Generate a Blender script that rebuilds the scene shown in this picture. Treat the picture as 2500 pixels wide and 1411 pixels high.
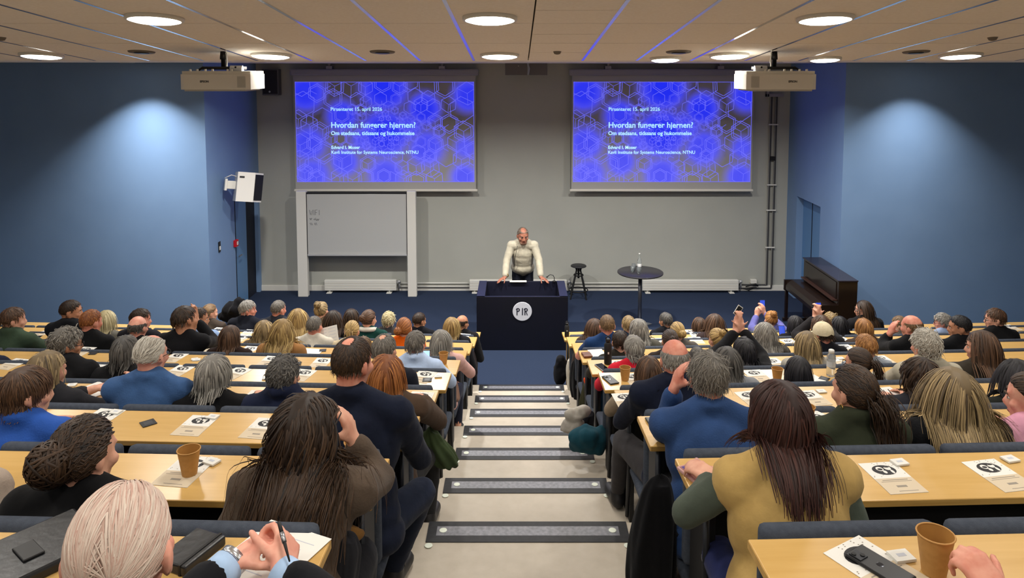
import bpy, bmesh, math, random
import numpy as np
from mathutils import Vector, Matrix

for o in list(bpy.data.objects): bpy.data.objects.remove(o, do_unlink=True)
SC = bpy.context.scene
COL = SC.collection
rnd = random.Random(7)

# ------------------------------------------------------------------ camera
F, PITCH, YH, X0, EYE = 1800.0, math.radians(4.5), 165.0, 1262.0, 4.4
Y0PX = YH + F*math.tan(PITCH)
cd = bpy.data.cameras.new('camera'); cam = bpy.data.objects.new('camera', cd); COL.objects.link(cam)
cam.location = (0, 0, EYE); cam.rotation_euler = (math.pi/2-PITCH, 0, 0)
cd.sensor_fit = 'HORIZONTAL'; cd.sensor_width = 36; cd.lens = F/2500*36
cd.shift_x = (1250-X0)/2500; cd.shift_y = (Y0PX-705.5)/2500
cd.clip_start = .02; cd.clip_end = 100
SC.camera = cam
# ------------------------------------------------------------------ world, exposure
w = bpy.data.worlds.new('world'); SC.world = w; w.use_nodes = True
w.node_tree.nodes['Background'].inputs[0].default_value = (.9, .95, 1, 1)
w.node_tree.nodes['Background'].inputs[1].default_value = .02
SC.view_settings.view_transform = 'Standard'; SC.view_settings.look = 'None'
SC.view_settings.exposure = 0.0; SC.view_settings.gamma = 1.0
SC.view_settings.use_curve_mapping = False
LAMP_W = 16.5          # watts per round ceiling lamp
STAGE_FILL_W = 115.0         # watts per unseen inner downlight added to light the stage

# ------------------------------------------------------------------ pixel -> place (2500 x 1411 frame)
_c, _s = math.cos(PITCH), math.sin(PITCH)
def ray(u, v):
    a, b = (u-X0)/F, (v-Y0PX)/F
    return Vector((a, _c-b*_s, -_s-b*_c))
def at_y(u, v, Y): r = ray(u, v); return r*(Y/r.y) + Vector((0, 0, EYE))
def at_z(u, v, Z): r = ray(u, v); return r*((Z-EYE)/r.z) + Vector((0, 0, EYE))

# ------------------------------------------------------------------ materials
MATS = {}
def srgb(h):
    if isinstance(h, str):
        h = h.lstrip('#'); c = [int(h[i:i+2], 16)/255 for i in (0, 2, 4)]
    else: c = [x/255 for x in h]
    return tuple(x/12.92 if x <= .04045 else ((x+.055)/1.055)**2.4 for x in c)
def mat(name, col, rough=.6, metal=0, col2=None, scale=8, stretch=(1, 1, 1), detail=3, bump=0, bscale=None,
        emit=None, estr=0, trans=0, ior=1.45, alpha=1, spec=.5, lo=.35, hi=.65, sheen=0):
    if name in MATS: return MATS[name]
    m = bpy.data.materials.new(name); m.use_nodes = True; nt = m.node_tree; b = nt.nodes['Principled BSDF']
    c = srgb(col); b.inputs['Base Color'].default_value = (*c, 1)
    b.inputs['Roughness'].default_value = rough; b.inputs['Metallic'].default_value = metal
    b.inputs['IOR'].default_value = ior; b.inputs['Specular IOR Level'].default_value = spec
    if sheen: b.inputs['Sheen Weight'].default_value = sheen
    if trans: b.inputs['Transmission Weight'].default_value = trans
    if alpha < 1: b.inputs['Alpha'].default_value = alpha
    if emit is not None:
        b.inputs['Emission Color'].default_value = (*srgb(emit), 1); b.inputs['Emission Strength'].default_value = estr
    if col2 is not None or bump:
        tc = nt.nodes.new('ShaderNodeTexCoord'); mp = nt.nodes.new('ShaderNodeMapping')
        mp.inputs['Scale'].default_value = stretch; nt.links.new(tc.outputs['Object'], mp.inputs['Vector'])
        n = nt.nodes.new('ShaderNodeTexNoise'); n.inputs['Scale'].default_value = scale; n.inputs['Detail'].default_value = detail
        nt.links.new(mp.outputs[0], n.inputs['Vector'])
        if col2 is not None:
            r = nt.nodes.new('ShaderNodeValToRGB'); r.color_ramp.elements[0].position = lo; r.color_ramp.elements[1].position = hi
            r.color_ramp.elements[0].color = (*c, 1); r.color_ramp.elements[1].color = (*srgb(col2), 1)
            nt.links.new(n.outputs['Fac'], r.inputs[0]); nt.links.new(r.outputs[0], b.inputs['Base Color'])
        if bump:
            src = n
            if bscale:
                src = nt.nodes.new('ShaderNodeTexNoise'); src.inputs['Scale'].default_value = bscale; src.inputs['Detail'].default_value = 3
                nt.links.new(mp.outputs[0], src.inputs['Vector'])
            bp = nt.nodes.new('ShaderNodeBump'); bp.inputs['Strength'].default_value = bump; bp.inputs['Distance'].default_value = .01
            nt.links.new(src.outputs['Fac'], bp.inputs['Height']); nt.links.new(bp.outputs[0], b.inputs['Normal'])
    MATS[name] = m; return m

# ------------------------------------------------------------------ mesh builder
class MB:
    def __init__(s): s.v = []; s.f = []; s.mi = []; s.cur = 0
    def add(s, vs, fs):
        o = len(s.v); s.v += [tuple(p) for p in vs]; s.f += [tuple(i+o for i in f) for f in fs]; s.mi += [s.cur]*len(fs); return s
    def box(s, x0, x1, y0, y1, z0, z1, c=0):
        if x0 > x1: x0, x1 = x1, x0
        if c <= 0:
            vs = [(x, y, z) for x in (x0, x1) for y in (y0, y1) for z in (z0, z1)]
            return s.add(vs, [(0, 1, 3, 2), (4, 6, 7, 5), (0, 4, 5, 1), (2, 3, 7, 6), (0, 2, 6, 4), (1, 5, 7, 3)])
        bm = bmesh.new()
        bmesh.ops.create_cube(bm, size=1, matrix=Matrix.Translation(((x0+x1)/2, (y0+y1)/2, (z0+z1)/2)) @ Matrix.Diagonal((x1-x0, y1-y0, z1-z0, 1)))
        bmesh.ops.bevel(bm, geom=bm.edges[:], offset=min(c, .45*min(x1-x0, y1-y0, z1-z0)), segments=2, profile=.5, affect='EDGES')
        return s.bm(bm)
    def bm(s, bm):
        bm.verts.index_update(); s.add([v.co[:] for v in bm.verts], [[v.index for v in f.verts] for f in bm.faces]); bm.free(); return s
    def prism(s, poly, z0, z1):          # poly: xy counterclockwise
        n = len(poly); vs = [(*p, z0) for p in poly] + [(*p, z1) for p in poly]
        return s.add(vs, [tuple(reversed(range(n))), tuple(range(n, 2*n))] + [(i, (i+1) % n, n+(i+1) % n, n+i) for i in range(n)])
    def prism_x(s, poly, x0, x1):        # poly in (y,z)
        n = len(poly); vs = [(x0, *p) for p in poly] + [(x1, *p) for p in poly]
        return s.add(vs, [tuple(reversed(range(n))), tuple(range(n, 2*n))] + [(i, (i+1) % n, n+(i+1) % n, n+i) for i in range(n)])
    def lathe(s, prof, n=24, cx=0, cy=0, cap=True):   # prof: (r,z) bottom to top
        vs = []; fs = []
        for r, z in prof:
            for i in range(n):
                a = 2*math.pi*i/n; vs.append((cx+r*math.cos(a), cy+r*math.sin(a), z))
        for j in range(len(prof)-1):
            for i in range(n):
                k = (i+1) % n; fs.append((j*n+i, j*n+k, (j+1)*n+k, (j+1)*n+i))
        if cap: fs += [tuple(reversed(range(n))), tuple(range((len(prof)-1)*n, len(prof)*n))]
        return s.add(vs, fs)
    def tube(s, pts, r, n=8, cap=True):
        P = [Vector(p) for p in pts]; R = r if hasattr(r, '__len__') else [r]*len(P)
        vs = []; fs = []; up = None
        for i, p in enumerate(P):
            t = (P[min(i+1, len(P)-1)]-P[max(i-1, 0)]).normalized()
            if up is None: up = Vector((0, 0, 1)) if abs(t.z) < .9 else Vector((1, 0, 0))
            a = t.cross(up)
            if a.length < 1e-5: a = t.cross(Vector((0, 1, 0)))
            a.normalize(); b = a.cross(t).normalized(); up = b
            for k in range(n):
                q = 2*math.pi*k/n; vs.append(p+(a*math.cos(q)+b*math.sin(q))*R[i])
        for i in range(len(P)-1):
            for k in range(n):
                l = (k+1) % n; fs.append((i*n+k, i*n+l, (i+1)*n+l, (i+1)*n+k))
        if cap: fs += [tuple(reversed(range(n))), tuple(range((len(P)-1)*n, len(P)*n))]
        return s.add(vs, fs)
    def ell(s, c, r, R=None, nu=12, nv=8):
        vs = []; fs = []
        for j in range(nv+1):
            th = math.pi*j/nv
            for i in range(nu):
                ph = 2*math.pi*i/nu; d = Vector((math.sin(th)*math.cos(ph)*r[0], math.sin(th)*math.sin(ph)*r[1], math.cos(th)*r[2]))
                vs.append(Vector(c)+(R @ d if R else d))
        for j in range(nv):
            for i in range(nu):
                k = (i+1) % nu; fs.append((j*nu+i, (j+1)*nu+i, (j+1)*nu+k, j*nu+k))
        return s.add(vs, fs)
    def mesh(s, name, smooth=False):
        me = bpy.data.meshes.new(name); me.from_pydata(s.v, [], s.f)
        if any(s.mi): me.polygons.foreach_set('material_index', s.mi)
        if smooth: me.polygons.foreach_set('use_smooth', [True]*len(s.f))
        me.update(); return me
    def build(s, name, m, parent=None, smooth=False, loc=None, rz=0):
        me = s.mesh(name, smooth)
        for x in (m if isinstance(m, (list, tuple)) else [m]): me.materials.append(x)
        return link(name, me, parent, loc, rz)
def link(name, me, parent=None, loc=None, rz=0):
    o = bpy.data.objects.new(name, me); COL.objects.link(o)
    if parent: o.parent = parent
    if loc is not None: o.location = loc
    if rz: o.rotation_euler = (0, 0, rz)
    return o
def tag(o, label=None, cat=None, group=None, kind=None):
    if label: o['label'] = label
    if cat: o['category'] = cat
    if group: o['group'] = group
    if kind: o['kind'] = kind
    return o
def thing(name, label, cat, loc=(0, 0, 0), rz=0, group=None):
    o = link(name, None, None, loc, rz); o.empty_display_size = .1; return tag(o, label, cat, group)
def struct(name, mb, m, smooth=False, label=None): o = mb.build(name, m, None, smooth); o['kind'] = 'structure'; tag(o, label); return o
def smooth_angle(o, deg=40):
    me = o.data; me.polygons.foreach_set('use_smooth', [True]*len(me.polygons))
    bm = bmesh.new(); bm.from_mesh(me); lim = math.radians(deg)
    for e in bm.edges: e.smooth = e.calc_face_angle(0) < lim
    bm.to_mesh(me); bm.free(); return o
ORD = ['zeroth', 'first', 'second', 'third', 'fourth', 'fifth', 'sixth', 'seventh', 'eighth', 'ninth', 'tenth', 'eleventh', 'twelfth',
       'thirteenth', 'fourteenth', 'fifteenth', 'sixteenth', 'seventeenth', 'eighteenth']

# ------------------------------------------------------------------ palette
M_blue = mat('blue wall paint', '#7390b6', .55, col2='#6f8cb2', scale=1.5, bump=.03, bscale=220)
M_grey = mat('grey wall paint', '#adaea7', .6, col2='#a9aaa3', scale=1.3, bump=.03, bscale=220)
M_white = mat('white paint', '#d9d7d0', .45)
M_offw = mat('warm white plastic', '#d6d2c8', .45)
M_carpet = mat('blue carpet', '#2e394f', .95, col2='#283247', scale=90, detail=4, bump=.4, bscale=500, spec=.1)
M_lino = mat('beige linoleum', '#bdb3a4', .5, col2='#b3a999', scale=14, detail=6, lo=.3, hi=.75, bump=.02, bscale=200)
M_wood = mat('birch veneer', '#cba566', .28, col2='#c19a59', scale=5, stretch=(.5, 7, 7), detail=5, lo=.3, hi=.7)
M_edge = mat('birch edge band', '#b8924f', .45, col2='#a98342', scale=6, stretch=(.4, 5, 12), detail=4)
M_seat = mat('charcoal seat upholstery', '#434954', .85, col2='#3b414c', scale=60, bump=.25, bscale=400, spec=.2)
M_black = mat('black laminate', '#141416', .5)
M_blk = mat('matt black', '#0c0c0e', .6)
M_gun = mat('dark grey metal', '#2c2e33', .4, metal=.6)
M_ceil = mat('ceiling tile', '#ebe5de', .9, col2='#e6dfd7', scale=40, detail=4, bump=.15, bscale=300, spec=.1)
M_tbar = mat('ceiling T bar aluminium', '#e6e4ea', .14, metal=1)
M_steel = mat('brushed steel', '#b9b9bd', .35, metal=.9, col2='#8b8b90', scale=30, stretch=(.3, 6, 1), detail=4)
M_lamp = mat('lamp diffuser', '#ffffff', .4, emit='#fff6e6', estr=14)
M_navy = mat('navy lectern laminate', '#080a1a', .45, col2='#070916', scale=3)
M_navy2 = mat('navy lectern inner', '#0d1026', .55)
M_rubber = mat('black rubber nosing', '#1f2024', .6, col2='#26272b', scale=40)

# ------------------------------------------------------------------ room plan (metres)
YB = 14.3                      # back wall
YP = 11.9                      # walls beside the stage face the seats here
XL, XR = -5.05, 5.30           # stage opening
XW = 9.7                       # outer side walls
Z_FLAT, Y_EDGE, SLOPE = 4.48, 8.2, .108   # flat ceiling over the stage, sloped one above the seats
YR = -2.6                      # rear wall
def zc(Y): return Z_FLAT + SLOPE*max(0, Y_EDGE-Y)
PITCH_ROW, RISE, HD, YD1, DEEP, NOSE = .9, .266, .73, 1.907, .31, .232
WL, WR = .505, .627
def row_y(k): return YD1 + PITCH_ROW*(k-1)
def row_z(k): return (10-k)*RISE
def row_a(k): return math.radians(2+.17*(k-1))
def row_frame(k, side):        # side +1 right bank, -1 left bank: origin at aisle end of the far desk edge, x outward, y to the stage
    a = row_a(k); o = Vector((WR if side > 0 else -WL, row_y(k), row_z(k)))
    return o, Vector((side*math.cos(a), math.sin(a), 0)), Vector((-side*math.sin(a), math.cos(a), 0))

# ---------------- shell
def wall(name, x0, x1, y0, y1, z0, z1, m): return struct(name, MB().box(x0, x1, y0, y1, z0, z1), m)
wall('wall_back', XL-.12, XR+.12, YB, YB+.15, -.05, Z_FLAT+.2, M_grey)
wall('wall_left', -XW-.1, XL, YP, YP+.12, -.05, Z_FLAT+.1, M_blue)
wall('wall_right', XR, XW+.1, YP, YP+.12, -.05, Z_FLAT+.1, M_blue)
# return walls with door openings
dl0, dl1 = 13.02, 14.2
m = MB().box(XL-.12, XL, YP+.12, dl0, -.05, Z_FLAT+.1).box(XL-.12, XL, dl0, dl1, 2.12, Z_FLAT+.1).box(XL-.12, XL, dl1, YB, -.05, Z_FLAT+.1)
struct('wall_left_stage', m, M_blue)
dr0, dr1, drt = 12.72, 13.81, 1.975
m = MB().box(XR, XR+.22, YP+.12, dr0, -.05, Z_FLAT+.1).box(XR, XR+.22, dr0, dr1, drt, Z_FLAT+.1).box(XR, XR+.22, dr1, YB, -.05, Z_FLAT+.1)
m.box(XR+.18, XR+.24, dr0, dr1, -.05, drt)
struct('wall_right_stage', m, M_blue)
wall('wall_left_outer', -XW-.15, -XW, YR, YP, -.05, 6.5, M_blue)
wall('wall_right_outer', XW, XW+.15, YR, YP, -.05, 6.5, M_blue)
wall('wall_rear', -XW, XW, YR-.15, YR, -.05, 6.5, M_grey)
struct('floor', MB().box(-XW, XW, 8.0, YB, -.1, 0), M_carpet)
# doors
M_bluedoor = mat('blue door', '#5a82ad', .45); M_dkblue = mat('dark blue gap', '#0e1526', .7)
d = MB().box(XL-.06, XL-.02, 13.02, 13.62, 0, 2.1).build('door_1', M_bluedoor); d['kind'] = 'structure'
MB().box(XL-.03, XL+.004, 13.02, 13.05, 0, 2.1).build('door_frame', M_dkblue, d)
MB().tube([(XL+.035, 13.1, 1.0), (XL+.035, 13.22, 1.0)], .012).build('door_handle', M_steel, d)
d = MB().box(XL-.11, XL-.07, 13.62, 14.2, 0, 2.1).build('doorway_shade', M_dkblue); d['kind'] = 'structure'  # dark panel in the open doorway, its shade put into the colour
d = MB().box(XR+.13, XR+.17, dr0, (dr0+dr1)/2+.1, 0, drt).build('door_3', M_bluedoor); d['kind'] = 'structure'
MB().box(XR+.125, XR+.135, (dr0+dr1)/2+.1, (dr0+dr1)/2+.125, 0, drt).build('door_gap', M_dkblue, d)
MB().box(XR+.13, XR+.17, (dr0+dr1)/2+.13, dr1, 0, drt).build('door_leaf', M_bluedoor, d)
# baseboard
struct('baseboard_back', MB().box(XL, XR, YB-.025, YB, 0, .11, .006), M_white)

# ---------------- tiers (stepped floor)
def chev(Y, k):
    a = math.tan(row_a(k)); x = .75
    return [(-XW, Y+a*(XW-x)), (-x, Y), (x, Y), (XW, Y+a*(XW-x))]
for k in range(0, 10):
    fr = chev(row_y(k)+NOSE, k)
    bk = chev(row_y(k-1)+NOSE, k-1) if k > 0 else [(-XW, YR), (XW, YR)]
    struct('floor_tier', MB().prism(bk + fr[::-1], -.1, row_z(k)), M_lino)
# nosing strips in the aisle
for k in range(1, 10):
    e = row_y(k)+NOSE; z = row_z(k)
    t = thing('stair_nosing', 'black rubber stair nosing with steel strip, %s aisle step up from the stage' % ORD[10-k], 'stair nosing', (0.06, e, z))
    xl, xr = -.55, .55
    MB().box(xl, xr, -.012, .004, -.06, .004).box(xl, xr, -.038, -.012, 0, .004).box(xl, xr, -.175, -.12, 0, .004).box(xl, xl+.05, -.12, -.038, 0, .004).box(xr-.05, xr, -.12, -.038, 0, .004).build('rubber_frame', M_rubber, t)
    MB().box(xl+.05, xr-.05, -.12, -.038, .0005, .0035).build('steel_strip', mat('worn nosing steel', '#8a8b92', .5, metal=.35, col2='#66676d', scale=45, stretch=(1, 1, 1), detail=6, lo=.3, hi=.8), t)
    for x, y in ((xl+.085, -.075), (xr-.085, -.075), (xl+.02, -.205), (xr-.02, -.205)):
        MB().lathe([(.021, .0036), (.021, .0052), (.017, .006)], 14, x, y).build('marker_dot', mat('marker dot', '#dfe6d8', .5), t)

# ---------------- ceiling
cl = struct('ceiling', MB().box(-XW, XW, Y_EDGE, YB, Z_FLAT, Z_FLAT+.12), M_ceil)
bk = MB(); bk.prism_x([(YR, zc(YR)+.03), (Y_EDGE, Z_FLAT+.03), (Y_EDGE, Z_FLAT+.3), (YR, zc(YR)+.3)], -XW, XW)
cs = struct('ceiling_slope', bk, mat('dark ceiling void', '#4a443c', .9))
colx = [-.475+.6*i for i in range(-15, 17)]     # joint lines
rows_y = [Y_EDGE, 6.86, 5.77, 4.68, 3.6, 2.5]
def tile(x0, x1, ya, yb, g=.006):
    m = MB(); m.prism_x([(ya+g, zc(ya+g)), (yb-g, zc(yb-g)), (yb-g, zc(yb-g)+.02), (ya+g, zc(ya+g)+.02)], x0+g, x1-g)
    m.build('ceiling_tile', M_ceil, cs)
for i in range(len(colx)-1):
    x0, x1 = colx[i], colx[i+1]
    if x0 < -XW or x1 > XW: continue
    for j in range(len(rows_y)-1):
        yb, ya = rows_y[j], rows_y[j+1]
        if min(abs(x0), abs(x1)) > .72*yb+.7: continue
        if abs((x0+x1)/2-.425) < .1:
            ym = (ya+yb)/2; tile(x0, x1, ya, ym); tile(x0, x1, ym, yb)
        else: tile(x0, x1, ya, yb)
m = MB(); m.prism_x([(YR, zc(YR)), (2.5, zc(2.5)), (2.5, zc(2.5)+.02), (YR, zc(YR)+.02)], -XW, XW); m.build('tile_field', M_ceil, cs)
for x in colx:
    if -XW < x < XW and not abs(x-.125) < .05:
        m = MB(); m.prism_x([(1.0, zc(1.0)-.004), (Y_EDGE, Z_FLAT-.004), (Y_EDGE, Z_FLAT+.006), (1.0, zc(1.0)+.006)], x-.014, x+.014); m.build('grid_bar', M_tbar, cs)

# ---------------- ceiling lamps
def add_area(name, parent, size, watts, loc=(0, 0, 0), rot=(0, 0, 0), col=(1, .97, .91), spread=160):
    l = bpy.data.lights.new(name, 'AREA'); l.shape = 'DISK'; l.size = size; l.energy = watts; l.color = col; l.spread = math.radians(spread)
    o = bpy.data.objects.new(name, l); COL.objects.link(o); o.parent = parent; o.location = loc; o.rotation_euler = rot; return o
tilt = -math.atan(SLOPE)
def ceiling_lamp(x, y, label, r=.185, watts=LAMP_W, z=None, tl=tilt):
    t = thing('ceiling_lamp', label, 'ceiling lamp', (x, y, zc(y) if z is None else z), 0, 'round ceiling lamps')
    t.rotation_euler = (tl, 0, 0)
    MB().lathe([(r+.012, -.028), (r+.018, -.02), (r+.018, .01)], 32).build('lamp_rim', M_white, t, True)
    MB().lathe([(r*.3, -.042), (r*.8, -.038), (r, -.027)], 32).build('diffuser', M_lamp, t, True)
    add_area('lamp_light', t, r*2, watts, (0, 0, -.05))
    return t
for x, n in ((-2.68, 'left'), (-.2, 'middle'), (2.28, 'right')): ceiling_lamp(x, 5.5, 'large round glowing ceiling lamp nearest the viewer, %s of its row of three' % n)
for i, x in enumerate((-4.93, -2.55, -.18, 2.2, 4.6)): ceiling_lamp(x, 7.68, 'round glowing ceiling lamp in the row nearest the stage, %s from the left' % ORD[i+1])
ceiling_lamp(1.6, 7.98, 'small bright ceiling lamp above the right projection screen', .15, 20)
ceiling_lamp(3.32, 7.98, 'small bright ceiling lamp above the upright piano', .15, 20)
for x in (-4.93, 4.6): ceiling_lamp(x, 5.5, 'round ceiling lamp beyond the %s edge of the picture' % ('left' if x < 0 else 'right'))
for y in (3.35, 1.2, -1.0):
    for i, x in enumerate((-4.93, -2.55, -.18, 2.2, 4.6)):
        ceiling_lamp(x, y, 'round ceiling lamp overhead behind the viewer, row %s, %s from the left' % ({3.35: 'above the near desks', 1.2: 'above the last desks', -1.0: 'at the rear wall'}[y], ORD[i+1]))
for i, x in enumerate((-5.9, -3.6, -1.2, 1.2, 3.6, 6.3)):  # inner four are unseen lamps added to brighten speaker and back wall
    t = thing('downlight', 'unseen recessed downlight in the flat ceiling over the stage, %s from the left' % ORD[i+1], 'downlight', (x, 11.2 if abs(x) > 5 else 10.3, Z_FLAT), 0, 'recessed stage downlights')
    MB().lathe([(.09, -.006), (.105, -.008), (.105, .002)], 20, cap=False).build('trim_ring', M_white, t, True)
    MB().lathe([(.0, -.001), (.088, -.002)], 20, cap=False).build('lens', M_lamp, t)
    add_area('unseen_downlight_beam', t, .18, STAGE_FILL_W if abs(x) < 5 else (58 if x < 0 else 34), (0, 0, -.012), spread=150 if abs(x) < 5 else 100)
M_vent = mat('vent grey', '#6d665d', .7)
for i, (u, v) in enumerate(((350, 127), (935, 125), (1655, 126), (2232, 125))):
    yv = 7.45; x = (u-X0)*yv/F
    t = thing('ceiling_vent', 'flat grey round vent in the ceiling near the stage, %s from the left' % ORD[i+1], 'vent', (x, yv, zc(yv)), 0, 'round ceiling vents'); t.rotation_euler = (tilt, 0, 0)
    MB().lathe([(.12, -.012), (.128, 0), (.12, .005)], 24).build('vent_plate', M_vent, t, True)
    MB().lathe([(.07, -.02), (.075, -.01)], 20).build('vent_core', M_gun, t, True)
for u, v, n in ((1360, 126, 'in the middle above the lectern'), (2416, 89, 'near the right edge'), (10, 88, 'near the left edge')):
    yv = 7.45 if v > 100 else 6.5; x = (u-X0)*yv/F
    t = thing('ceiling_sensor', 'small ceiling sensor '+n, 'sensor', (x, yv, zc(yv)), 0); t.rotation_euler = (tilt, 0, 0)
    MB().lathe([(.012, -.03), (.03, -.024), (.042, 0), (.042, .004)], 16).build('sensor_dome', M_vent, t, True)

# ================================================================== desks and seats
SIDE = {1: 'right', -1: 'left'}
ROWN = {k: ORD[11-k] for k in range(1, 11)}     # rows counted from the stage
def row_len(k):
    L = 2.2
    while True:
        o, d, n = row_frame(k, 1); p = o+d*L
        if p.x > .70*p.y+.75 or L > 8.6: return L
        L += .1
seat_cache = {}
def seat_meshes():
    if not seat_cache:
        def pad(x0, x1, y0, y1, z0, z1, c, bow):
            m = MB().box(x0, x1, y0, y1, z0, z1, c)
            m.v = [(x, y+bow*(1-(2*x/(x1-x0))**2)*0, z) for x, y, z in m.v]; return m
        seat_cache['backrest'] = pad(-.25, .25, .012, .07, .53, 1.008, .022, 0).mesh('backrest', True)
        seat_cache['seat_pan'] = pad(-.235, .235, .10, .50, .395, .455, .024, 0).mesh('seat_pan', True)
        seat_cache['seat_arm'] = MB().box(-.02, .02, .02, .12, .0, .60, .004).box(-.02, .02, .10, .42, .36, .395, .004).mesh('seat_arm')
        for n in ('backrest', 'seat_pan'): seat_cache[n].materials.append(M_seat)
        seat_cache['seat_arm'].materials.append(M_black)
    return seat_cache
def seats(k, side):
    o, d, n = row_frame(k-1, side); a = row_a(k-1)*side; L = row_len(k); i = 0
    while .03+.53*(i+1) <= L+.25:
        p = o+d*(.03+.265+.53*i); p.z = row_z(k)
        t = thing('lecture_seat', 'charcoal padded seat, %s from aisle, %s row from stage, %s block' % (ORD[i+1], ROWN[k], SIDE[side]), 'seat', p, a, 'fixed lecture seats, %s block' % SIDE[side])
        for nm, me in seat_meshes().items(): link(nm, me, t)
        i += 1
for k in range(1, 11):
    for side in (1, -1):
        o, d, n = row_frame(k, side); L = row_len(k); sg = side
        t = thing('bench_desk', 'long birch bench desk on the %s row from the stage, %s block' % (ROWN[k], SIDE[side]), 'desk', o, row_a(k)*side, 'birch bench desks')
        MB().box(0, sg*L, -DEEP, 0, HD-.026, HD, .003).build('desktop', M_wood, t)
        MB().box(sg*.002, sg*L, -DEEP-.0016, -DEEP, HD-.024, HD-.002).build('edge_band', M_edge, t)
        MB().box(-sg*.0016, 0, -DEEP+.002, -.002, HD-.024, HD-.002).build('end_band', M_edge, t)
        x = .07
        endm = M_edge if k == 10 else M_black
        while x < L:
            MB().box(sg*(x-.014), sg*(x+.014), -DEEP+.05, -.03, 0, HD-.026, .003).build('support_panel', endm if x < .1 else M_black, t)
            x += 1.59
        MB().tube([(sg*.045, -DEEP+.035, HD-.03), (sg*.045, -DEEP+.03, .35), (sg*.05, -DEEP+.09, .02)], .013, 8).build('end_post', M_gun, t, True)
        for zz in (.46, .3): MB().lathe([(.012, 0), (.012, .004)], 10).build('bolt', M_steel, t, loc=(sg*.055, -DEEP+.1, zz)).rotation_euler = (0, -sg*math.pi/2, 0)
        MB().box(sg*.09, sg*L, -.028, -.012, .12, HD-.03).build('modesty_panel', M_black if k < 10 else M_edge, t)
        seats(k, side)

# ================================================================== stage
# ---- lectern
LX, LY0, LY1, LH = .083, 11.2, 12.06, .852
t = thing('lectern', 'wide navy lectern with round white PIR emblem at the end of the aisle', 'lectern', (LX, LY0, 0))
w2 = .71
MB().box(-w2, w2, 0, .03, 0, LH, .004).build('front_panel', M_navy, t)
for s in (-1, 1): MB().box(s*(w2-.13), s*w2, .03, LY1-LY0, 0, LH, .004).build('side_wing', M_navy, t)
MB().box(-w2+.13, w2-.13, LY1-LY0-.04, LY1-LY0, .25, LH, .003).build('back_rail', M_navy2, t)
MB().box(-w2+.13, w2-.13, .03, LY1-LY0-.04, LH-.26, LH-.24).build('inner_shelf', M_navy2, t)
for s in (-1, 1): MB().box(s*(w2-.128), s*(w2-.002), .002, LY1-LY0, LH, LH+.004).build('wing_top', mat('lectern wing top', '#1f2340', .5), t)
MB().box(-w2+.002, w2-.002, .002, .028, LH, LH+.004).build('rim_top', mat('lectern wing top', '#1f2340', .5), t)
em = at_y(1275, 760, LY0)
M_emb = mat('emblem white', '#cfd2dc', .5)
e = MB().lathe([(.148, 0), (.150, .004), (.146, .009)], 48).build('emblem', M_emb, t, loc=(em.x-LX, -.0005, em.z)); e.rotation_euler = (math.pi/2, 0, 0)
def text_mesh(txt, size, m, parent, loc, rot=(math.pi/2, 0, 0), name='lettering', align='LEFT', ext=.001, bold=0, sx=1):
    c = bpy.data.curves.new('t', 'FONT'); c.body = txt; c.size = size; c.extrude = ext; c.align_x = align; c.offset = bold; c.resolution_u = 3
    to = bpy.data.objects.new('t', c); COL.objects.link(to); bpy.context.view_layer.update()
    me = bpy.data.meshes.new_from_object(to.evaluated_get(bpy.context.evaluated_depsgraph_get())); bpy.data.objects.remove(to); bpy.data.curves.remove(c)
    me.materials.clear(); me.materials.append(m); me.name = name
    o = link(name, me, parent, loc); o.rotation_euler = rot; o.scale = (sx, 1, 1); return o
# PIR letters as bars and bows (stencil cut P and R)
L = MB()
def bar(x0, x1, z0, z1): L.box(x0, x1, -.0125, -.0095, z0, z1)
def bow(xc, zc_, rx, rz, th, a0, a1):
    n = 14
    for i in range(n):
        q0, q1 = a0+(a1-a0)*i/n, a0+(a1-a0)*(i+1)/n; P = []
        for y in (-.0125, -.0095):
            for q, r in ((q0, 0), (q1, 0), (q1, th), (q0, th)): P.append((xc+(rx-r)*math.cos(q), y, zc_+(rz-r)*math.sin(q)))
        L.add(P, [(0, 3, 2, 1), (4, 5, 6, 7), (0, 1, 5, 4), (3, 7, 6, 2)])
h = .055
for xo in (-.088, .035):
    bar(xo, xo+.014, -h, h-.016); bow(xo+.02, h-.028, .032, .028, .014, -math.pi/2, math.pi*.93)
    bar(xo+.008, xo+.022, -.002, .009)
bar(-.0075+.004, .0065+.004, -h, h)
L.add([(.052, -.0125, -.002), (.064, -.0125, -.002), (.085, -.0125, -h), (.073, -.0125, -h), (.052, -.0095, -.002), (.064, -.0095, -.002), (.085, -.0095, -h), (.073, -.0095, -h)], [(0, 3, 2, 1), (0, 1, 5, 4), (1, 2, 6, 5), (2, 3, 7, 6), (3, 0, 4, 7)])
L.build('emblem_letters', mat('emblem ink', '#14162a', .5), t, loc=(em.x-LX, 0, em.z))
# papers, microphone on the lectern
tag(MB().box(-.14, .14, -.04, .05, 0, .006).build('paper_sheet', M_white, None, loc=(.02, 12.02, LH+.001)), 'white sheets lying on the lectern rim before the speaker', 'paper')
t = thing('gooseneck_microphone', 'thin gooseneck microphone rising from the right of the lectern', 'microphone', (.62, 12.0, LH+.004))
MB().lathe([(.03, 0), (.03, .012), (.012, .02)], 16).build('base', M_blk, t, True)
MB().tube([(0, 0, .015), (0, 0, .07), (-.02, 0, .11), (-.07, 0, .12), (-.11, 0, .09)], .006, 6).build('neck', M_gun, t, True)
MB().ell((-.12, 0, .08), (.016, .012, .012)).build('capsule', M_blk, t, True)

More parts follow.
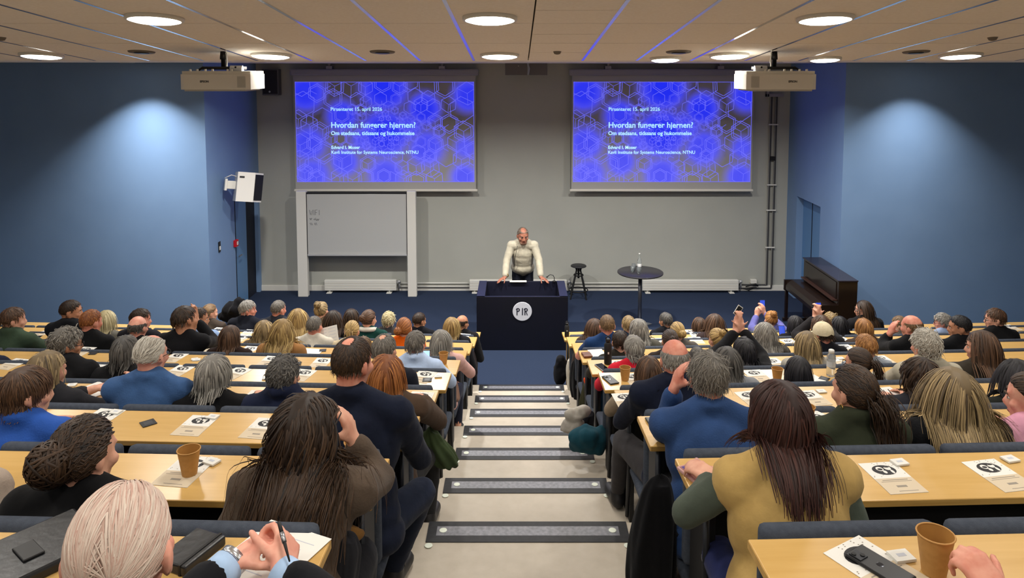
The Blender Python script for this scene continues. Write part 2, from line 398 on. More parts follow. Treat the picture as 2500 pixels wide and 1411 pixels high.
# ---- projection screens
M_case = mat('screen casing', '#8f8d92', .4); M_fab = mat('screen fabric', '#a8a6a4', .85)
def slide_material():
    m = bpy.data.materials.new('projected slide'); m.use_nodes = True; nt = m.node_tree; b = nt.nodes['Principled BSDF']
    b.inputs['Base Color'].default_value = (*srgb('#a8a6a4'), 1); b.inputs['Roughness'].default_value = .85
    tc = nt.nodes.new('ShaderNodeTexCoord'); acc = None
    blobs = [(.06, .10, .20, .9), (.50, .06, .24, 1), (.26, .34, .17, .8), (.72, .27, .17, .95), (.97, .14, .17, .85), (.07, .62, .19, .75), (.50, .52, .26, .95),
             (.73, .66, .2, .75), (.95, .66, .13, .6), (.27, .80, .16, .75), (.09, .93, .2, .7), (.50, .93, .2, .75), (.94, .95, .15, .75), (.63, .45, .2, .6), (.38, .58, .16, .6)]
    for u, v, r, s in blobs:
        d = nt.nodes.new('ShaderNodeVectorMath'); d.operation = 'DISTANCE'; d.inputs[1].default_value = ((u-.5)*3.42, 0, (.5-v)*1.93)
        nt.links.new(tc.outputs['Object'], d.inputs[0])
        q = nt.nodes.new('ShaderNodeMapRange'); q.interpolation_type = 'SMOOTHSTEP'; q.inputs[1].default_value = r*2.7; q.inputs[2].default_value = r*.6; q.inputs[4].default_value = s
        nt.links.new(d.outputs['Value'], q.inputs[0])
        if acc is None: acc = q.outputs[0]
        else:
            x = nt.nodes.new('ShaderNodeMath'); x.operation = 'MAXIMUM'; nt.links.new(acc, x.inputs[0]); nt.links.new(q.outputs[0], x.inputs[1]); acc = x.outputs[0]
    rp = nt.nodes.new('ShaderNodeValToRGB'); e = rp.color_ramp.elements
    e[0].position = 0; e[0].color = (0.0, 0.0, 0.0, 1); e[1].position = 1; e[1].color = (*srgb('#1d2dff'), 1)
    x = e.new(.3); x.color = (.04, .04, .42, 1); x = e.new(.6); x.color = (.04, .05, .95, 1)
    nt.links.new(acc, rp.inputs[0]); nt.links.new(rp.outputs[0], b.inputs['Emission Color']); b.inputs['Emission Strength'].default_value = .85
    bc = nt.nodes.new('ShaderNodeMix'); bc.data_type = 'RGBA'; bc.inputs[6].default_value = (*srgb('#a8a6a4'), 1); bc.inputs[7].default_value = (.02, .02, .1, 1)
    nt.links.new(acc, bc.inputs[0]); nt.links.new(bc.outputs[2], b.inputs['Base Color'])
    return m
M_slide = slide_material()
M_hex = mat('slide hexagon lines', '#6a6ae0', .8, emit='#6f70ff', estr=.75)
M_txt = mat('slide lettering', '#bfe8ff', .8, emit='#a8e4ff', estr=.95)
def hex_lines():
    r = random.Random(3); m = MB(); W, H = 3.42/2, 1.93/2
    def seg(a, b, th):
        a, b = Vector(a), Vector(b); d = b-a; L_ = d.length
        if L_ < 1e-4: return
        # clip to the slide
        t0, t1 = 0, 1
        for p, q in ((-d.x, a.x+W), (d.x, W-a.x), (-d.y, a.y+H), (d.y, H-a.y)):
            if abs(p) < 1e-9:
                if q < 0: return
            elif p < 0: t0 = max(t0, q/p)
            else: t1 = min(t1, q/p)
        if t0 >= t1: return
        b2 = a+d*t1; a = a+d*t0; nrm = Vector((-d.y, d.x)).normalized()*th/2
        m.add([(p.x, -.0006, p.y) for p in (a-nrm, b2-nrm, b2+nrm, a+nrm)], [(0, 1, 2, 3)])
    done = []
    for i in range(900):
        x, y = r.uniform(-W, W), r.uniform(-H, H); dc = math.hypot(x*.9-.03, (y-.05)*1.25)
        rad = .05+.17*min(1, max(0, (dc-.25)/1.1))*r.uniform(.7, 1.25)
        if any(math.hypot(x-a, y-b) < .62*(rad+c) for a, b, c in done): continue
        done.append((x, y, rad)); rot = math.pi/6+r.uniform(-.08, .08)
        for s in ((1, .8) if r.random() < .45 else (1,)):
            P = [(x+rad*s*math.cos(rot+q*math.pi/3), y+rad*s*math.sin(rot+q*math.pi/3)) for q in range(6)]
            for q in range(6): seg(P[q], P[(q+1) % 6], .010 if rad > .12 else .006)
        if r.random() < .6:
            for q in (0, 2, 4): seg((x, y), (x+rad*math.cos(rot+q*math.pi/3), y+rad*math.sin(rot+q*math.pi/3)), .007)
        if r.random() < .5:
            a = rot+r.randrange(6)*math.pi/3; seg((x+rad*math.cos(a), y+rad*math.sin(a)), (x+rad*1.7*math.cos(a), y+rad*1.7*math.sin(a)), .008)
    for a, b in (((-W, H-.006), (W, H-.006)), ((-W, -H+.006), (W, -H+.006)), ((-W+.006, -H), (-W+.006, H)), ((W-.006, -H), (W-.006, H))): seg(a, b, .01)
    return m
HEX = hex_lines().mesh('slide_lines'); HEX.materials.append(M_hex)
def screen(xc, label):
    YS = 14.1
    t = thing('projection_screen', label, 'projection screen', (xc, YS, 2.0))
    MB().box(-1.80, 1.80, -.05, .07, 2.25, 2.37, .025).build('casing', M_case, t)
    for x in (-1.05, 1.1): MB().box(x-.06, x+.06, -.02, .14, 2.37, 2.43, .004).box(x-.02, x+.02, .0, .05, 2.42, 2.478).build('bracket', M_case, t)
    MB().box(-1.74, 1.74, -.003, .003, .05, 2.26).build('screen_fabric', M_fab, t)
    MB().box(-1.77, 1.77, -.022, .022, .015, .06, .012).build('bottom_bar', M_offw, t)
    img = link('projected_image', None, t); bpy.data.objects.remove(img)
    cz = (4.13+2.2)/2-2.0
    img = MB().add([(-1.71, 0, -.965), (1.71, 0, -.965), (1.71, 0, .965), (-1.71, 0, .965)], [(0, 1, 2, 3)]).build('projected_image', M_slide, t, loc=(0, -.006, cz))
    tag(link('slide_lines', HEX, img), kind='stuff')
    P = lambda px, py: ((px-943)/127.0, -.0015, (320-py)/127.0+.0)
    for txt, px, py, sz, bd, sx in (('Pirsenteret 15. april 2026', 811, 268, .098, .0015, .98), ('Hvordan fungerer hjernen?', 811, 309, .152, .003, .98), ('Om stedsans, tidssans og hukommelse', 811, 327, .105, .0025, .98),
                            ('Edvard I. Moser', 811, 361, .088, .002, .98), ('Kavli Institute for Systems Neuroscience, NTNU', 811, 373, .088, .001, .96)):
        text_mesh(txt, sz, M_txt, img, P(px, py), name='slide_text', bold=bd, sx=sx, ext=.0003)
    return t
screen(-2.53, 'left projection screen showing a blue hexagon title slide, above the whiteboard')
screen(2.79, 'right projection screen showing a blue hexagon title slide, above the bar table')

# ---- whiteboard on two posts
M_wb = mat('whiteboard enamel', '#b4b5b4', .25); M_alu = mat('anodised aluminium', '#b5b6b8', .4, metal=.3)
YW = 13.95
t = thing('whiteboard', 'sliding whiteboard with faint handwriting between two grey posts', 'whiteboard', (-3.03, YW, 0))
xa, xb = at_y(727, 600, YW).x+3.03, at_y(1017, 600, YW).x+3.03
for x0, x1 in ((xa, xa+.19), (xb-.17, xb)): MB().box(x0, x1, -.06, .06, 0, 2.05, .008).build('post', M_white, t)
zb0, zb1 = at_y(870, 619, YW).z, at_y(870, 473, YW).z
MB().box(xa+.2, xb-.18, -.03, -.01, zb0, zb1, .004).build('board', M_wb, t)
MB().box(xa+.19, xb-.17, -.032, .0, zb1, zb1+.03).build('top_rail', M_gun, t)
MB().box(xa+.2, xb-.18, -.06, -.005, zb0-.035, zb0, .006).build('tray', M_alu, t)
for x in (xa+.19, xb-.185): MB().box(x, x+.012, -.034, -.008, zb0-.03, zb1+.02).build('side_rail', M_gun, t)
M_ink = mat('marker ink', '#6c6e74', .6); M_ink2 = mat('marker ink dark', '#3c3e44', .6)
wr = random.Random(5)
def scrawl(x, z, words, hh, m, th):
    mb = MB()
    for wd in words:
        pts = []; n = int(wd*5)
        for i in range(n): pts.append((x+i*hh*.16, -.0315, z+hh*(.5+.45*math.sin(i*1.9)+wr.uniform(-.2, .2))*(1 if i % 5 else 1.3)))
        mb.tube(pts, th, 4); x += n*hh*.16+hh*.5
    return tag(mb.build('handwriting', m, t), kind='stuff')
p = at_y(757, 523, YW)
W_ = MB(); hx, hz, hh = p.x+3.03, p.z-.01, .1
for seq in ([(0, 1), (.15, 0), (.3, .8), (.45, 0), (.6, 1)], [(.85, 1), (.85, 0)], [(1.1, 0), (1.1, 1), (1.5, 1)], [(1.1, .5), (1.4, .5)], [(1.85, 1), (1.85, 0)]): W_.tube([(hx+a*hh, -.0315, hz+b*hh) for a, b in seq], .004, 4)
tag(W_.build('handwriting', M_ink, t), kind='stuff')
scrawl(hx, hz-.115, (1.3, 2.4), .055, M_ink2, .0035); scrawl(hx, hz-.2, (1.6, 1.4), .05, M_ink, .003)

# ---- radiators and pipes
M_rad = mat('radiator enamel', '#d3d2cc', .4)
def radiator(x0, x1, label):
    t = thing('radiator', label, 'radiator', (x0, 14.18, 0)); L_ = x1-x0
    MB().box(0, L_, -.05, .05, .045, .255, .012).build('body', M_rad, t)
    for z in (.10, .15, .20): MB().box(.01, L_-.01, -.054, -.049, z-.003, z+.003).build('rib', M_offw, t)
    for x in (.1, L_-.14):
        MB().box(x-.015, x+.015, -.02, .02, .012, .05).box(x-.05, x+.05, -.10, .04, 0, .014, .004).build('foot', M_rad, t)
    MB().tube([(L_+.0, 0, .2), (L_+.05, 0, .2), (L_+.05, 0, .08)], .018, 8).lathe([(.03, .19), (.03, .24)], 10, L_+.05, 0).build('valve', M_alu, t, True)
radiator(-3.77, -2.36, 'low white radiator on the floor under the whiteboard')
radiator(-.93, .98, 'low white radiator behind the lectern and speaker')
radiator(2.46, 4.34, 'low white radiator behind the round bar table')
t = thing('heating_pipes', 'pair of thin white heating pipes along the back wall', 'pipes', (0, 14.24, 0))
for z in (.10, .17):
    for x0, x1 in ((-2.32, -.93), (1.03, 2.46)): MB().tube([(x0, 0, z), (x1, 0, z)], .014, 8).build('pipe', M_rad, t, True)
t = thing('cable_conduit', 'twin dark cable conduit with clamps running down the back wall', 'conduit', (4.97, 14.26, 0))
M_cab = mat('conduit grey', '#8b8a86', .5)
for s in (-.05, .05):
    MB().box(s-.012, s+.012, -.012, .012, .13 if s < 0 else .07, 3.85).box(s+.012, s+.022, -.014, .03, .13, 3.85).build('conduit_rail', mat('conduit dark grey', '#3c3c3e', .6) if True else M_cab, t)  # conduit rails and floor run share one dark grey
    MB().box(s-.02, s-.010, -.016, .014, .13, 3.85).build('conduit_edge', M_cab, t)
for z in (3.3, 2.12, 1.62, .88): MB().box(-.09, .09, -.028, .0, z-.012, z+.012).build('clamp', M_white, t)
MB().box(-.05, .05, -.04, 0, 2.6, 2.68).build('junction', M_blk, t)
MB().box(-.16, .16, -.09, .02, 3.84, 3.9, .006).box(-.16, -.12, -.09, .02, 3.84, 4.0).build('top_bracket', M_case, t)
MB().tube([(-.62, 0, .13), (-.05, 0, .13)], .012).tube([(-.62, 0, .06), (.05, 0, .06)], .012).build('floor_run', mat('conduit dark grey', '#3c3c3e', .6), t)
t = thing('power_socket', 'cluttered white socket with dark plugs low on the wall by the piano', 'socket', (4.66, 14.25, .12))
MB().box(-.06, .06, -.04, .04, .04, .12, .008).build('socket_body', M_white, t)
MB().tube([(-.16, -.03, -.02), (-.05, -.05, .02), (.03, -.06, .03), (.08, -.05, 0)], [.012, .02, .028, .014], 8).build('plug', M_blk, t, True)
MB().tube([(-.2, -.04, -.06), (-.1, -.05, -.07), (-.02, -.05, -.05)], [.01, .025, .012], 8).build('adapter', M_blk, t, True)

# ---- black wall speaker and white corner speaker
t = thing('wall_loudspeaker', 'flat black loudspeaker high on the back wall beside the left screen', 'loudspeaker', (-4.72, 14.25, 3.87))
M_grl = mat('speaker grille', '#26262a', .7, col2='#1c1c20', scale=300)
MB().box(-.16, .16, -.13, .05, 0, .5, .012).build('cabinet', mat('speaker cabinet grey', '#5d5c5e', .5), t)
MB().box(-.14, .14, -.14, -.13, .03, .48, .004).build('grille', M_grl, t)
MB().lathe([(.018, 0), (.018, .003)], 12).build('badge', M_alu, t, loc=(-.01, -.141, .07)).rotation_euler = (math.pi/2, 0, 0)
t = thing('corner_loudspeaker', 'white angled loudspeaker bracketed to the dark blue side wall', 'loudspeaker', (-4.66, 12.55, 2.1), math.radians(0))
t.rotation_euler = (math.radians(-8), math.radians(8), math.radians(28))
MB().prism([(-.2, -.17), (.08, -.17), (.24, -.02), (.24, .16), (-.2, .16)], 0, .5).build('cabinet', mat('white speaker cabinet', '#dcdad6', .45), t)
MB().prism([(.092, -.170), (.243, -.028), (.235, -.020), (.085, -.162)], .03, .47).build('grille', M_blk, t)
MB().box(-.17, -.09, -.176, -.17, .40, .43).build('badge', M_grl, t)
MB().box(-.34, -.2, -.04, .06, .2, .34, .01).build('bracket', M_white, t)
MB().box(-.38, -.34, -.07, .09, .17, .37, .005).build('wall_plate', M_white, t)
MB().tube([(-.2, 0, .42), (-.28, .0, .44), (-.38, .02, .38)], .008, 6).build('cable', M_white, t, True)
# small things on the left stage wall
t = thing('fire_alarm_button', 'small red alarm box on the dark blue wall by the door', 'alarm box', (XL+.002, 12.98, 1.27))
MB().box(0, .05, -.06, .06, -.06, .06, .006).build('box', mat('alarm red', '#b3121c', .4), t)
MB().box(.05, .056, -.02, .03, -.03, .03).build('button', M_white, t)
t = thing('light_switch', 'small pale light switch on the dark blue side wall', 'switch', (XL+.002, 12.3, 1.38))
MB().box(0, .012, -.04, .04, -.1, .08, .003).build('plate', M_gun, t); MB().box(.012, .02, -.02, .02, -.06, .0).build('rocker', M_white, t)

# ---- stool
t = thing('stool', 'black round bar stool with four legs behind the lectern', 'stool', (1.18, 13.86, 0))
MB().lathe([(.13, .60), (.150, .608), (.150, .622), (.14, .63)], 32).build('seat', mat('stool seat', '#232326', .5), t, True)
MB().lathe([(.02, .38), (.02, .60)], 12).build('spindle', M_blk, t, True)
for i in range(4):
    a = math.radians(40+90*i); c_, s_ = math.cos(a), math.sin(a)
    MB().tube([(.05*c_, .05*s_, .54), (.215*c_, .215*s_, .0)], .016, 6).build('leg', M_blk, t)
    MB().tube([(.05*c_, .05*s_, .54), (.07*c_, .07*s_, .60)], .018, 6).build('leg_bracket', M_blk, t)
def ring(r, z, th, n=28): return [(r*math.cos(2*math.pi*i/n), r*math.sin(2*math.pi*i/n), z) for i in range(n+1)]
MB().tube(ring(.178, .15, 0), .011, 6, False).build('foot_ring', M_blk, t, True)
MB().tube(ring(.088, .44, 0), .012, 6, False).build('upper_ring', M_blk, t, True)

# ---- bar table with bottle and glasses
TZ = .97
t = thing('bar_table', 'round dark bar table on a single steel column right of the lectern', 'bar table', (2.08, 12.2, 0))
MB().lathe([(.375, TZ-.025), (.384, TZ-.02), (.384, TZ-.004), (.378, TZ)], 48).build('tabletop', mat('table top dark', '#2d2b2e', .3), t, True)
MB().lathe([(.032, .02), (.032, TZ-.025)], 16).build('column', mat('table column', '#6c6e76', .35, metal=.8), t, True)
for i in range(4):
    a = math.radians(45+90*i); c_, s_ = math.cos(a), math.sin(a)
    MB().add([(.03*s_, -.03*c_, .03), (-.03*s_, .03*c_, .03), (.3*c_-.05*s_, .3*s_+.05*c_, .008), (.3*c_+.05*s_, .3*s_-.05*c_, .008), (.03*s_, -.03*c_, 0), (-.03*s_, .03*c_, 0), (.3*c_-.05*s_, .3*s_+.05*c_, 0), (.3*c_+.05*s_, .3*s_-.05*c_, 0)],
             [(0, 3, 2, 1), (4, 5, 6, 7), (0, 4, 7, 3), (1, 2, 6, 5), (2, 3, 7, 6)]).build('foot', mat('table foot', '#7c7f88', .35, metal=.7), t)
M_glass = mat('clear glass', '#eef4f4', .03, trans=.9, ior=1.3); M_lbl = mat('paper label', '#e6e6e6', .6)
t = thing('water_bottle', 'clear glass water bottle standing on the dark bar table', 'bottle', (2.09, 12.36, TZ))
MB().lathe([(.034, 0), (.037, .01), (.037, .12), (.03, .16), (.015, .2), (.013, .25), (.015, .255)], 20).build('glass_body', M_glass, t, True)
MB().lathe([(.0375, .05), (.0375, .10)], 20, cap=False).build('label', M_lbl, t, True)
MB().lathe([(.014, .255), (.014, .275)], 14).build('cap', M_white, t, True)
for x, y, n in ((1.945, 12.19, 'left of the water bottle'), (2.035, 12.10, 'in front of the water bottle'), (1.99, 12.33, 'behind the other glasses')):
    t = thing('drinking_glass', 'small clear drinking glass on the bar table '+n, 'glass', (x, y, TZ))
    MB().lathe([(.026, 0), (.034, .10), (.0315, .10), (.024, .008)], 18).build('glass_body', M_glass, t, True)
    MB().lathe([(.0245, .006), (.027, .03)], 16).build('water', mat('glass water', '#dfe6e8', .05, trans=.6), t, True)

# ---- upright piano against the right stage wall
t = thing('upright_piano', 'dark brown upright piano in the corner below the blue wall', 'piano', (5.27, 11.17, 0))
M_pia = mat('piano lacquer', '#1a1211', .22, col2='#20150f', scale=3, stretch=(1, 5, 1)); M_pia2 = mat('piano top', '#2b2730', .2)
LP = 1.4; HP = 1.12
MB().box(-.29, 0, 0, LP, .08, HP-.02, .006).build('case', M_pia, t)
MB().box(-.31, .005, -.012, LP+.012, HP-.02, HP, .004).build('lid', M_pia2, t)
MB().box(-.62, -.28, .03, LP-.03, .57, .64, .008).build('key_bed', M_pia, t)
m = MB(); m.prism([(0, 0)], 0, 0) if False else None
fall = MB(); pts = [(-.62, .64), (-.60, .70), (-.50, .735), (-.30, .74), (-.28, .80), (-.27, .64)]
n = len(pts); fall.add([(x, .03, z) for x, z in pts]+[(x, LP-.03, z) for x, z in pts], [tuple(range(n)), tuple(reversed(range(n, 2*n)))]+[(i, n+i, n+(i+1) % n, (i+1) % n) for i in range(n)])
fall.build('key_lid', M_pia, t)
for y in (.0, LP-.05):
    MB().box(-.635, -.28, y, y+.05, .55, .735, .01).build('cheek', M_pia, t)
    MB().box(-.61, -.56, y, y+.05, .05, .57, .006).build('front_leg', M_pia, t)
    MB().box(-.64, .0, y-.005, y+.055, 0, .06, .006).build('toe_block', M_pia, t)
MB().box(-.30, -.285, .08, LP-.08, .80, HP-.05, .004).build('upper_panel', M_pia, t)
MB().box(-.36, -.285, .06, LP-.06, .775, .80, .004).build('music_shelf', mat('piano edge brown', '#3a2620', .3), t)
MB().box(-.30, -.285, .08, LP-.08, .1, .52, .004).build('lower_panel', M_pia, t)

# ---- projectors
M_pj = mat('projector body', '#cfcac0', .45); M_pjg = mat('projector vent', '#a9a59c', .5)
def projector(u, flip, label, plabel):
    yc_ = 7.45; x = (u-X0)*yc_/F*1.0
    zt = zc(yc_)
    t = thing('ceiling_projector', label, 'projector', (x, yc_, zt))
    q = -1 if flip else 1
    zb = 4.185-zt; z1 = 4.335-zt
    MB().prism([(-.345*q, -.2), (-.30*q, -.24), (.30*q, -.24), (.34*q, -.20), (.34*q, .2), (-.345*q, .2)][::q], zb, z1).build('housing', M_pj, t)
    MB().prism([(-.30*q, -.225), (.30*q, -.225), (.30*q, .18), (-.30*q, .18)][::q], zb-.016, zb).build('under_tray', M_pjg, t)
    MB().prism([(-.335*q, -.19), (.335*q, -.19), (.335*q, .19), (-.335*q, .19)][::q], z1, z1+.03).build('top_cover', M_offw, t)
    MB().prism([(.225*q, -.245), (.305*q, -.245), (.305*q, -.238), (.225*q, -.238)][::q], zb+.02, z1-.02).build('exhaust_grille', M_pjg, t)
    text_mesh('EPSON', .028, mat('projector lettering', '#3c3a38', .5), t, (-.14 if not flip else .06, -.241, zb+.07), name='maker_lettering', bold=.001)
    for i, xx in enumerate((-.27, -.2, -.12, -.05, .1, .14)): MB().lathe([(.013, 0), (.011, .022)], 8).build('screw_foot', M_white, t, loc=(xx*q, -.15, z1+.028))
    MB().prism_x([(-.03, 0), (.03, 0), (.03, .03), (.012, .055), (-.012, .055), (-.03, .03)], .11*q, .23*q).build('side_lug', M_alu, t, loc=(0, -.1, z1+.03))
    MB().lathe([(.01, 0), (.01, .002)], 10).build('lug_hole', M_blk, t, loc=(.17*q, -.131, z1+.068)).rotation_euler = (math.pi/2, 0, 0)
    MB().box(-.2, .2, -.06, .1, z1+.045, z1+.075, .006).build('mount_plate', M_blk, t)
    MB().tube([(-.2*q, 0, z1+.07), (-.27*q, 0, z1+.03)], .012, 6).build('mount_arm', M_gun, t)
    MB().lathe([(.022, z1+.07), (.022, -.08), (.032, -.08), (.032, -.12+.06), (.026, .002)], 14).build('drop_pole', M_blk, t, True)
    MB().tube([(.035*q, -.01, -.01), (.04*q, -.01, -.1), (.035*q, -.01, z1+.08), (.05*q, -.02, z1+.05)], .008, 6).build('cable', M_white, t, True)
    ln = MB().lathe([(.05, 0), (.055, .05), (.045, .06)], 20).build('lens', M_blk, t, True, loc=(.1*q, .2, zb+.08)); ln.rotation_euler = (-math.pi/2, 0, 0)
projector(548, False, 'white ceiling projector hanging on a black pole before the left screen', '')
projector(1888, True, 'white ceiling projector hanging on a black pole before the right screen', '')
# fixture hanging between the screens
t = thing('ceiling_bracket_box', 'grey panel hanging from a bracket between the two screens', 'bracket', (.17, 13.9, Z_FLAT))
MB().box(-.39, .02, -.03, .0, -.22, 0, .004).box(.06, .4, -.03, .0, -.22, 0, .004).build('panel', mat('bracket grey', '#6f6a66', .6), t)
MB().tube([(.03, -.04, 0), (.06, -.05, -.1), (.04, -.04, -.21)], .018, 6).build('hook', M_alu, t)
MB().lathe([(.008, 0), (.008, .002)], 8).build('status_light', M_white, t, loc=(-.14, -.031, -.05)).rotation_euler = (math.pi/2, 0, 0)

# ================================================================== people
def np3(v): return np.array([v[0], v[1], v[2]], float)
def rot_head(yaw, pitch, roll):      # yaw > 0 looks to the right of the picture, pitch > 0 looks down
    return np.array(Matrix.Rotation(math.radians(-yaw), 3, 'Z') @ Matrix.Rotation(math.radians(-pitch), 3, 'X') @ Matrix.Rotation(math.radians(roll), 3, 'Y'))
class Prims(list):
    def cap(s, a, b, ra, rb, tag_=''): s.append(('c', np3(a), np3(b), ra, rb, tag_)); return s
    def ell(s, c, r, R=None, tag_=''): s.append(('e', np3(c), r, R, 0, tag_)); return s
def prims_mesh(pr, grow=0.0):
    m = MB()
    for p in pr:
        if p[0] == 'c':
            a, b, ra, rb = p[1], p[2], p[3]+grow, p[4]+grow
            big = max(ra, rb); nu = 12 if big > .03 else 8
            if np.linalg.norm(b-a) > 1e-4: m.tube([a, b], [ra, rb], nu)
            m.ell(a, (ra,)*3, None, nu, 6); m.ell(b, (rb,)*3, None, nu, 6)
        else:
            R = Matrix(p[3].tolist()) if p[3] is not None else None
            m.ell(p[1], tuple(x+grow for x in p[2]), R, 20, 12)
    return m
PENDING = []
def request_remesh(name, pr, voxel, grow=0, post=None, smooth=3, dec=1.0):
    me = prims_mesh(pr, grow).mesh(name); o = bpy.data.objects.new(name, me); COL.objects.link(o)
    r = o.modifiers.new('r', 'REMESH'); r.mode = 'VOXEL'; r.voxel_size = voxel; r.use_smooth_shade = True
    if smooth: q = o.modifiers.new('s', 'SMOOTH'); q.factor = .5; q.iterations = smooth
    if dec < 1: q = o.modifiers.new('d', 'DECIMATE'); q.ratio = dec
    h = {'tmp': o, 'mesh': None, 'post': post, 'name': name}; PENDING.append(h); return h
def run_remesh():
    bpy.context.view_layer.update(); dg = bpy.context.evaluated_depsgraph_get()
    for h in PENDING:
        me = bpy.data.meshes.new_from_object(h['tmp'].evaluated_get(dg)); me.name = h['name']
        h['mesh'] = me
    for h in PENDING:
        old = h['tmp'].data; bpy.data.objects.remove(h['tmp']); bpy.data.meshes.remove(old); h['tmp'] = None
        if h['post']:
            n = len(h['mesh'].vertices); co = np.empty(n*3, np.float32); h['mesh'].vertices.foreach_get('co', co)
            nr = np.empty(n*3, np.float32); h['mesh'].vertices.foreach_get('normal', nr)
            co = h['post'](co.reshape(-1, 3), nr.reshape(-1, 3)); h['mesh'].vertices.foreach_set('co', co.astype(np.float32).ravel()); h['mesh'].update()
        if not h['mesh'].materials: h['mesh'].materials.append(None)
    PENDING.clear()
def folds(seed, amp=.006, freq=16):
    r = np.random.RandomState(seed); D = r.normal(size=(6, 3)); D /= np.linalg.norm(D, axis=1)[:, None]; ph = r.uniform(0, 6.28, 6); fr = freq*r.uniform(.6, 1.7, 6)
    def f(co, nr):
        w = sum(np.sin((co @ D[i])*fr[i]+ph[i]+1.3*np.sin((co @ D[(i+2) % 6])*fr[i]*.6)) for i in range(6))/6
        fine = np.maximum(0, np.sin((co @ D[1])*fr[1]*1.9+3*w))**3
        return co+nr*(amp*(w*1.4+fine*.8))[:, None]
    return f

def hand(pr, w, d, n, ts, curl=(.35, .4, .45, .5), s=1.0, thumb=.5, tagn='hand'):
    w, d, n = np3(w), np3(d), np3(n); d = d/np.linalg.norm(d); n = n-d*(n @ d); n = n/np.linalg.norm(n); l = np.cross(d, n)*ts
    ka, kl, kw = (.088, .091, .086, .077), (.030, .010, -.010, -.028), (.018, .006, -.006, -.018)
    for i in range(4):
        k = w+(d*ka[i]+l*kl[i])*s; pr.cap(w+l*kw[i]*s, k, .0165*s, .0115*s, tagn)
        p = k; ang = 0; f = (.95, 1.05, 1, .8)[i]
        for L_, r0, r1 in ((.045, .0102, .0092), (.027, .0092, .0084), (.021, .0084, .0074)):
            ang += curl[i]*(1 if L_ > .04 else 1.15); q = p+(d*math.cos(ang)+n*math.sin(ang)+l*(.10-.065*i)*.6)*L_*f*s
            pr.cap(p, q, r0*s, r1*s, tagn); p = q
    p = w+(d*.028+l*.024)*s; ang = 0
    for L_, r0, r1, a in ((.042, .0145, .012, 0), (.033, .0118, .0105, .35), (.026, .0105, .0085, .35)):
        ang += a; dd = d*(.55+.45*thumb*math.sin(ang)+.2*thumb)+l*(.75*math.cos(ang)-.3*thumb)+n*(.25+.5*thumb); q = p+dd/np.linalg.norm(dd)*L_*s
        pr.cap(p, q, r0*s, r1*s, tagn); p = q
    return p

HEAD_C, HEAD_R = np.array([0, -.008, .022]), np.array([.0765, .0975, .0935])
def head_prims(pr, H, R, hs=1.0):
    def P(x, y, z): return H + R @ (np.array([x, y, z])*hs)
    pr.ell(P(*HEAD_C), tuple(HEAD_R*hs), R, 'head')
    pr.ell(P(0, .022, -.03), (.064*hs, .072*hs, .082*hs), R, 'head')
    pr.ell(P(0, .035, -.068), (.05*hs, .055*hs, .05*hs), R, 'head')
    pr.ell(P(0, .072, -.098), (.024*hs, .02*hs, .018*hs), R, 'head')
    pr.cap(P(0, .086, .012), P(0, .106, -.026), .009*hs, .0135*hs, 'head')
    pr.cap(P(-.016, .094, -.034), P(.016, .094, -.034), .011*hs, .011*hs, 'head')
    pr.cap(P(-.036, .077, .024), P(.036, .077, .024), .014*hs, .014*hs, 'head')
    pr.cap(P(-.022, .082, -.064), P(.022, .082, -.064), .011*hs, .011*hs, 'head')
    for s in (-1, 1):
        pr.ell(P(s*.050, .058, -.022), (.022*hs, .025*hs, .022*hs), R, 'head')
        Re = R @ np.array(Matrix.Rotation(s*.35, 3, 'Z'))
        pr.ell(P(s*.0795, -.012, -.008), (.009*hs, .019*hs, .031*hs), Re, 'head'); pr.ell(P(s*.077, -.004, -.03), (.009*hs, .011*hs, .014*hs), Re, 'head')

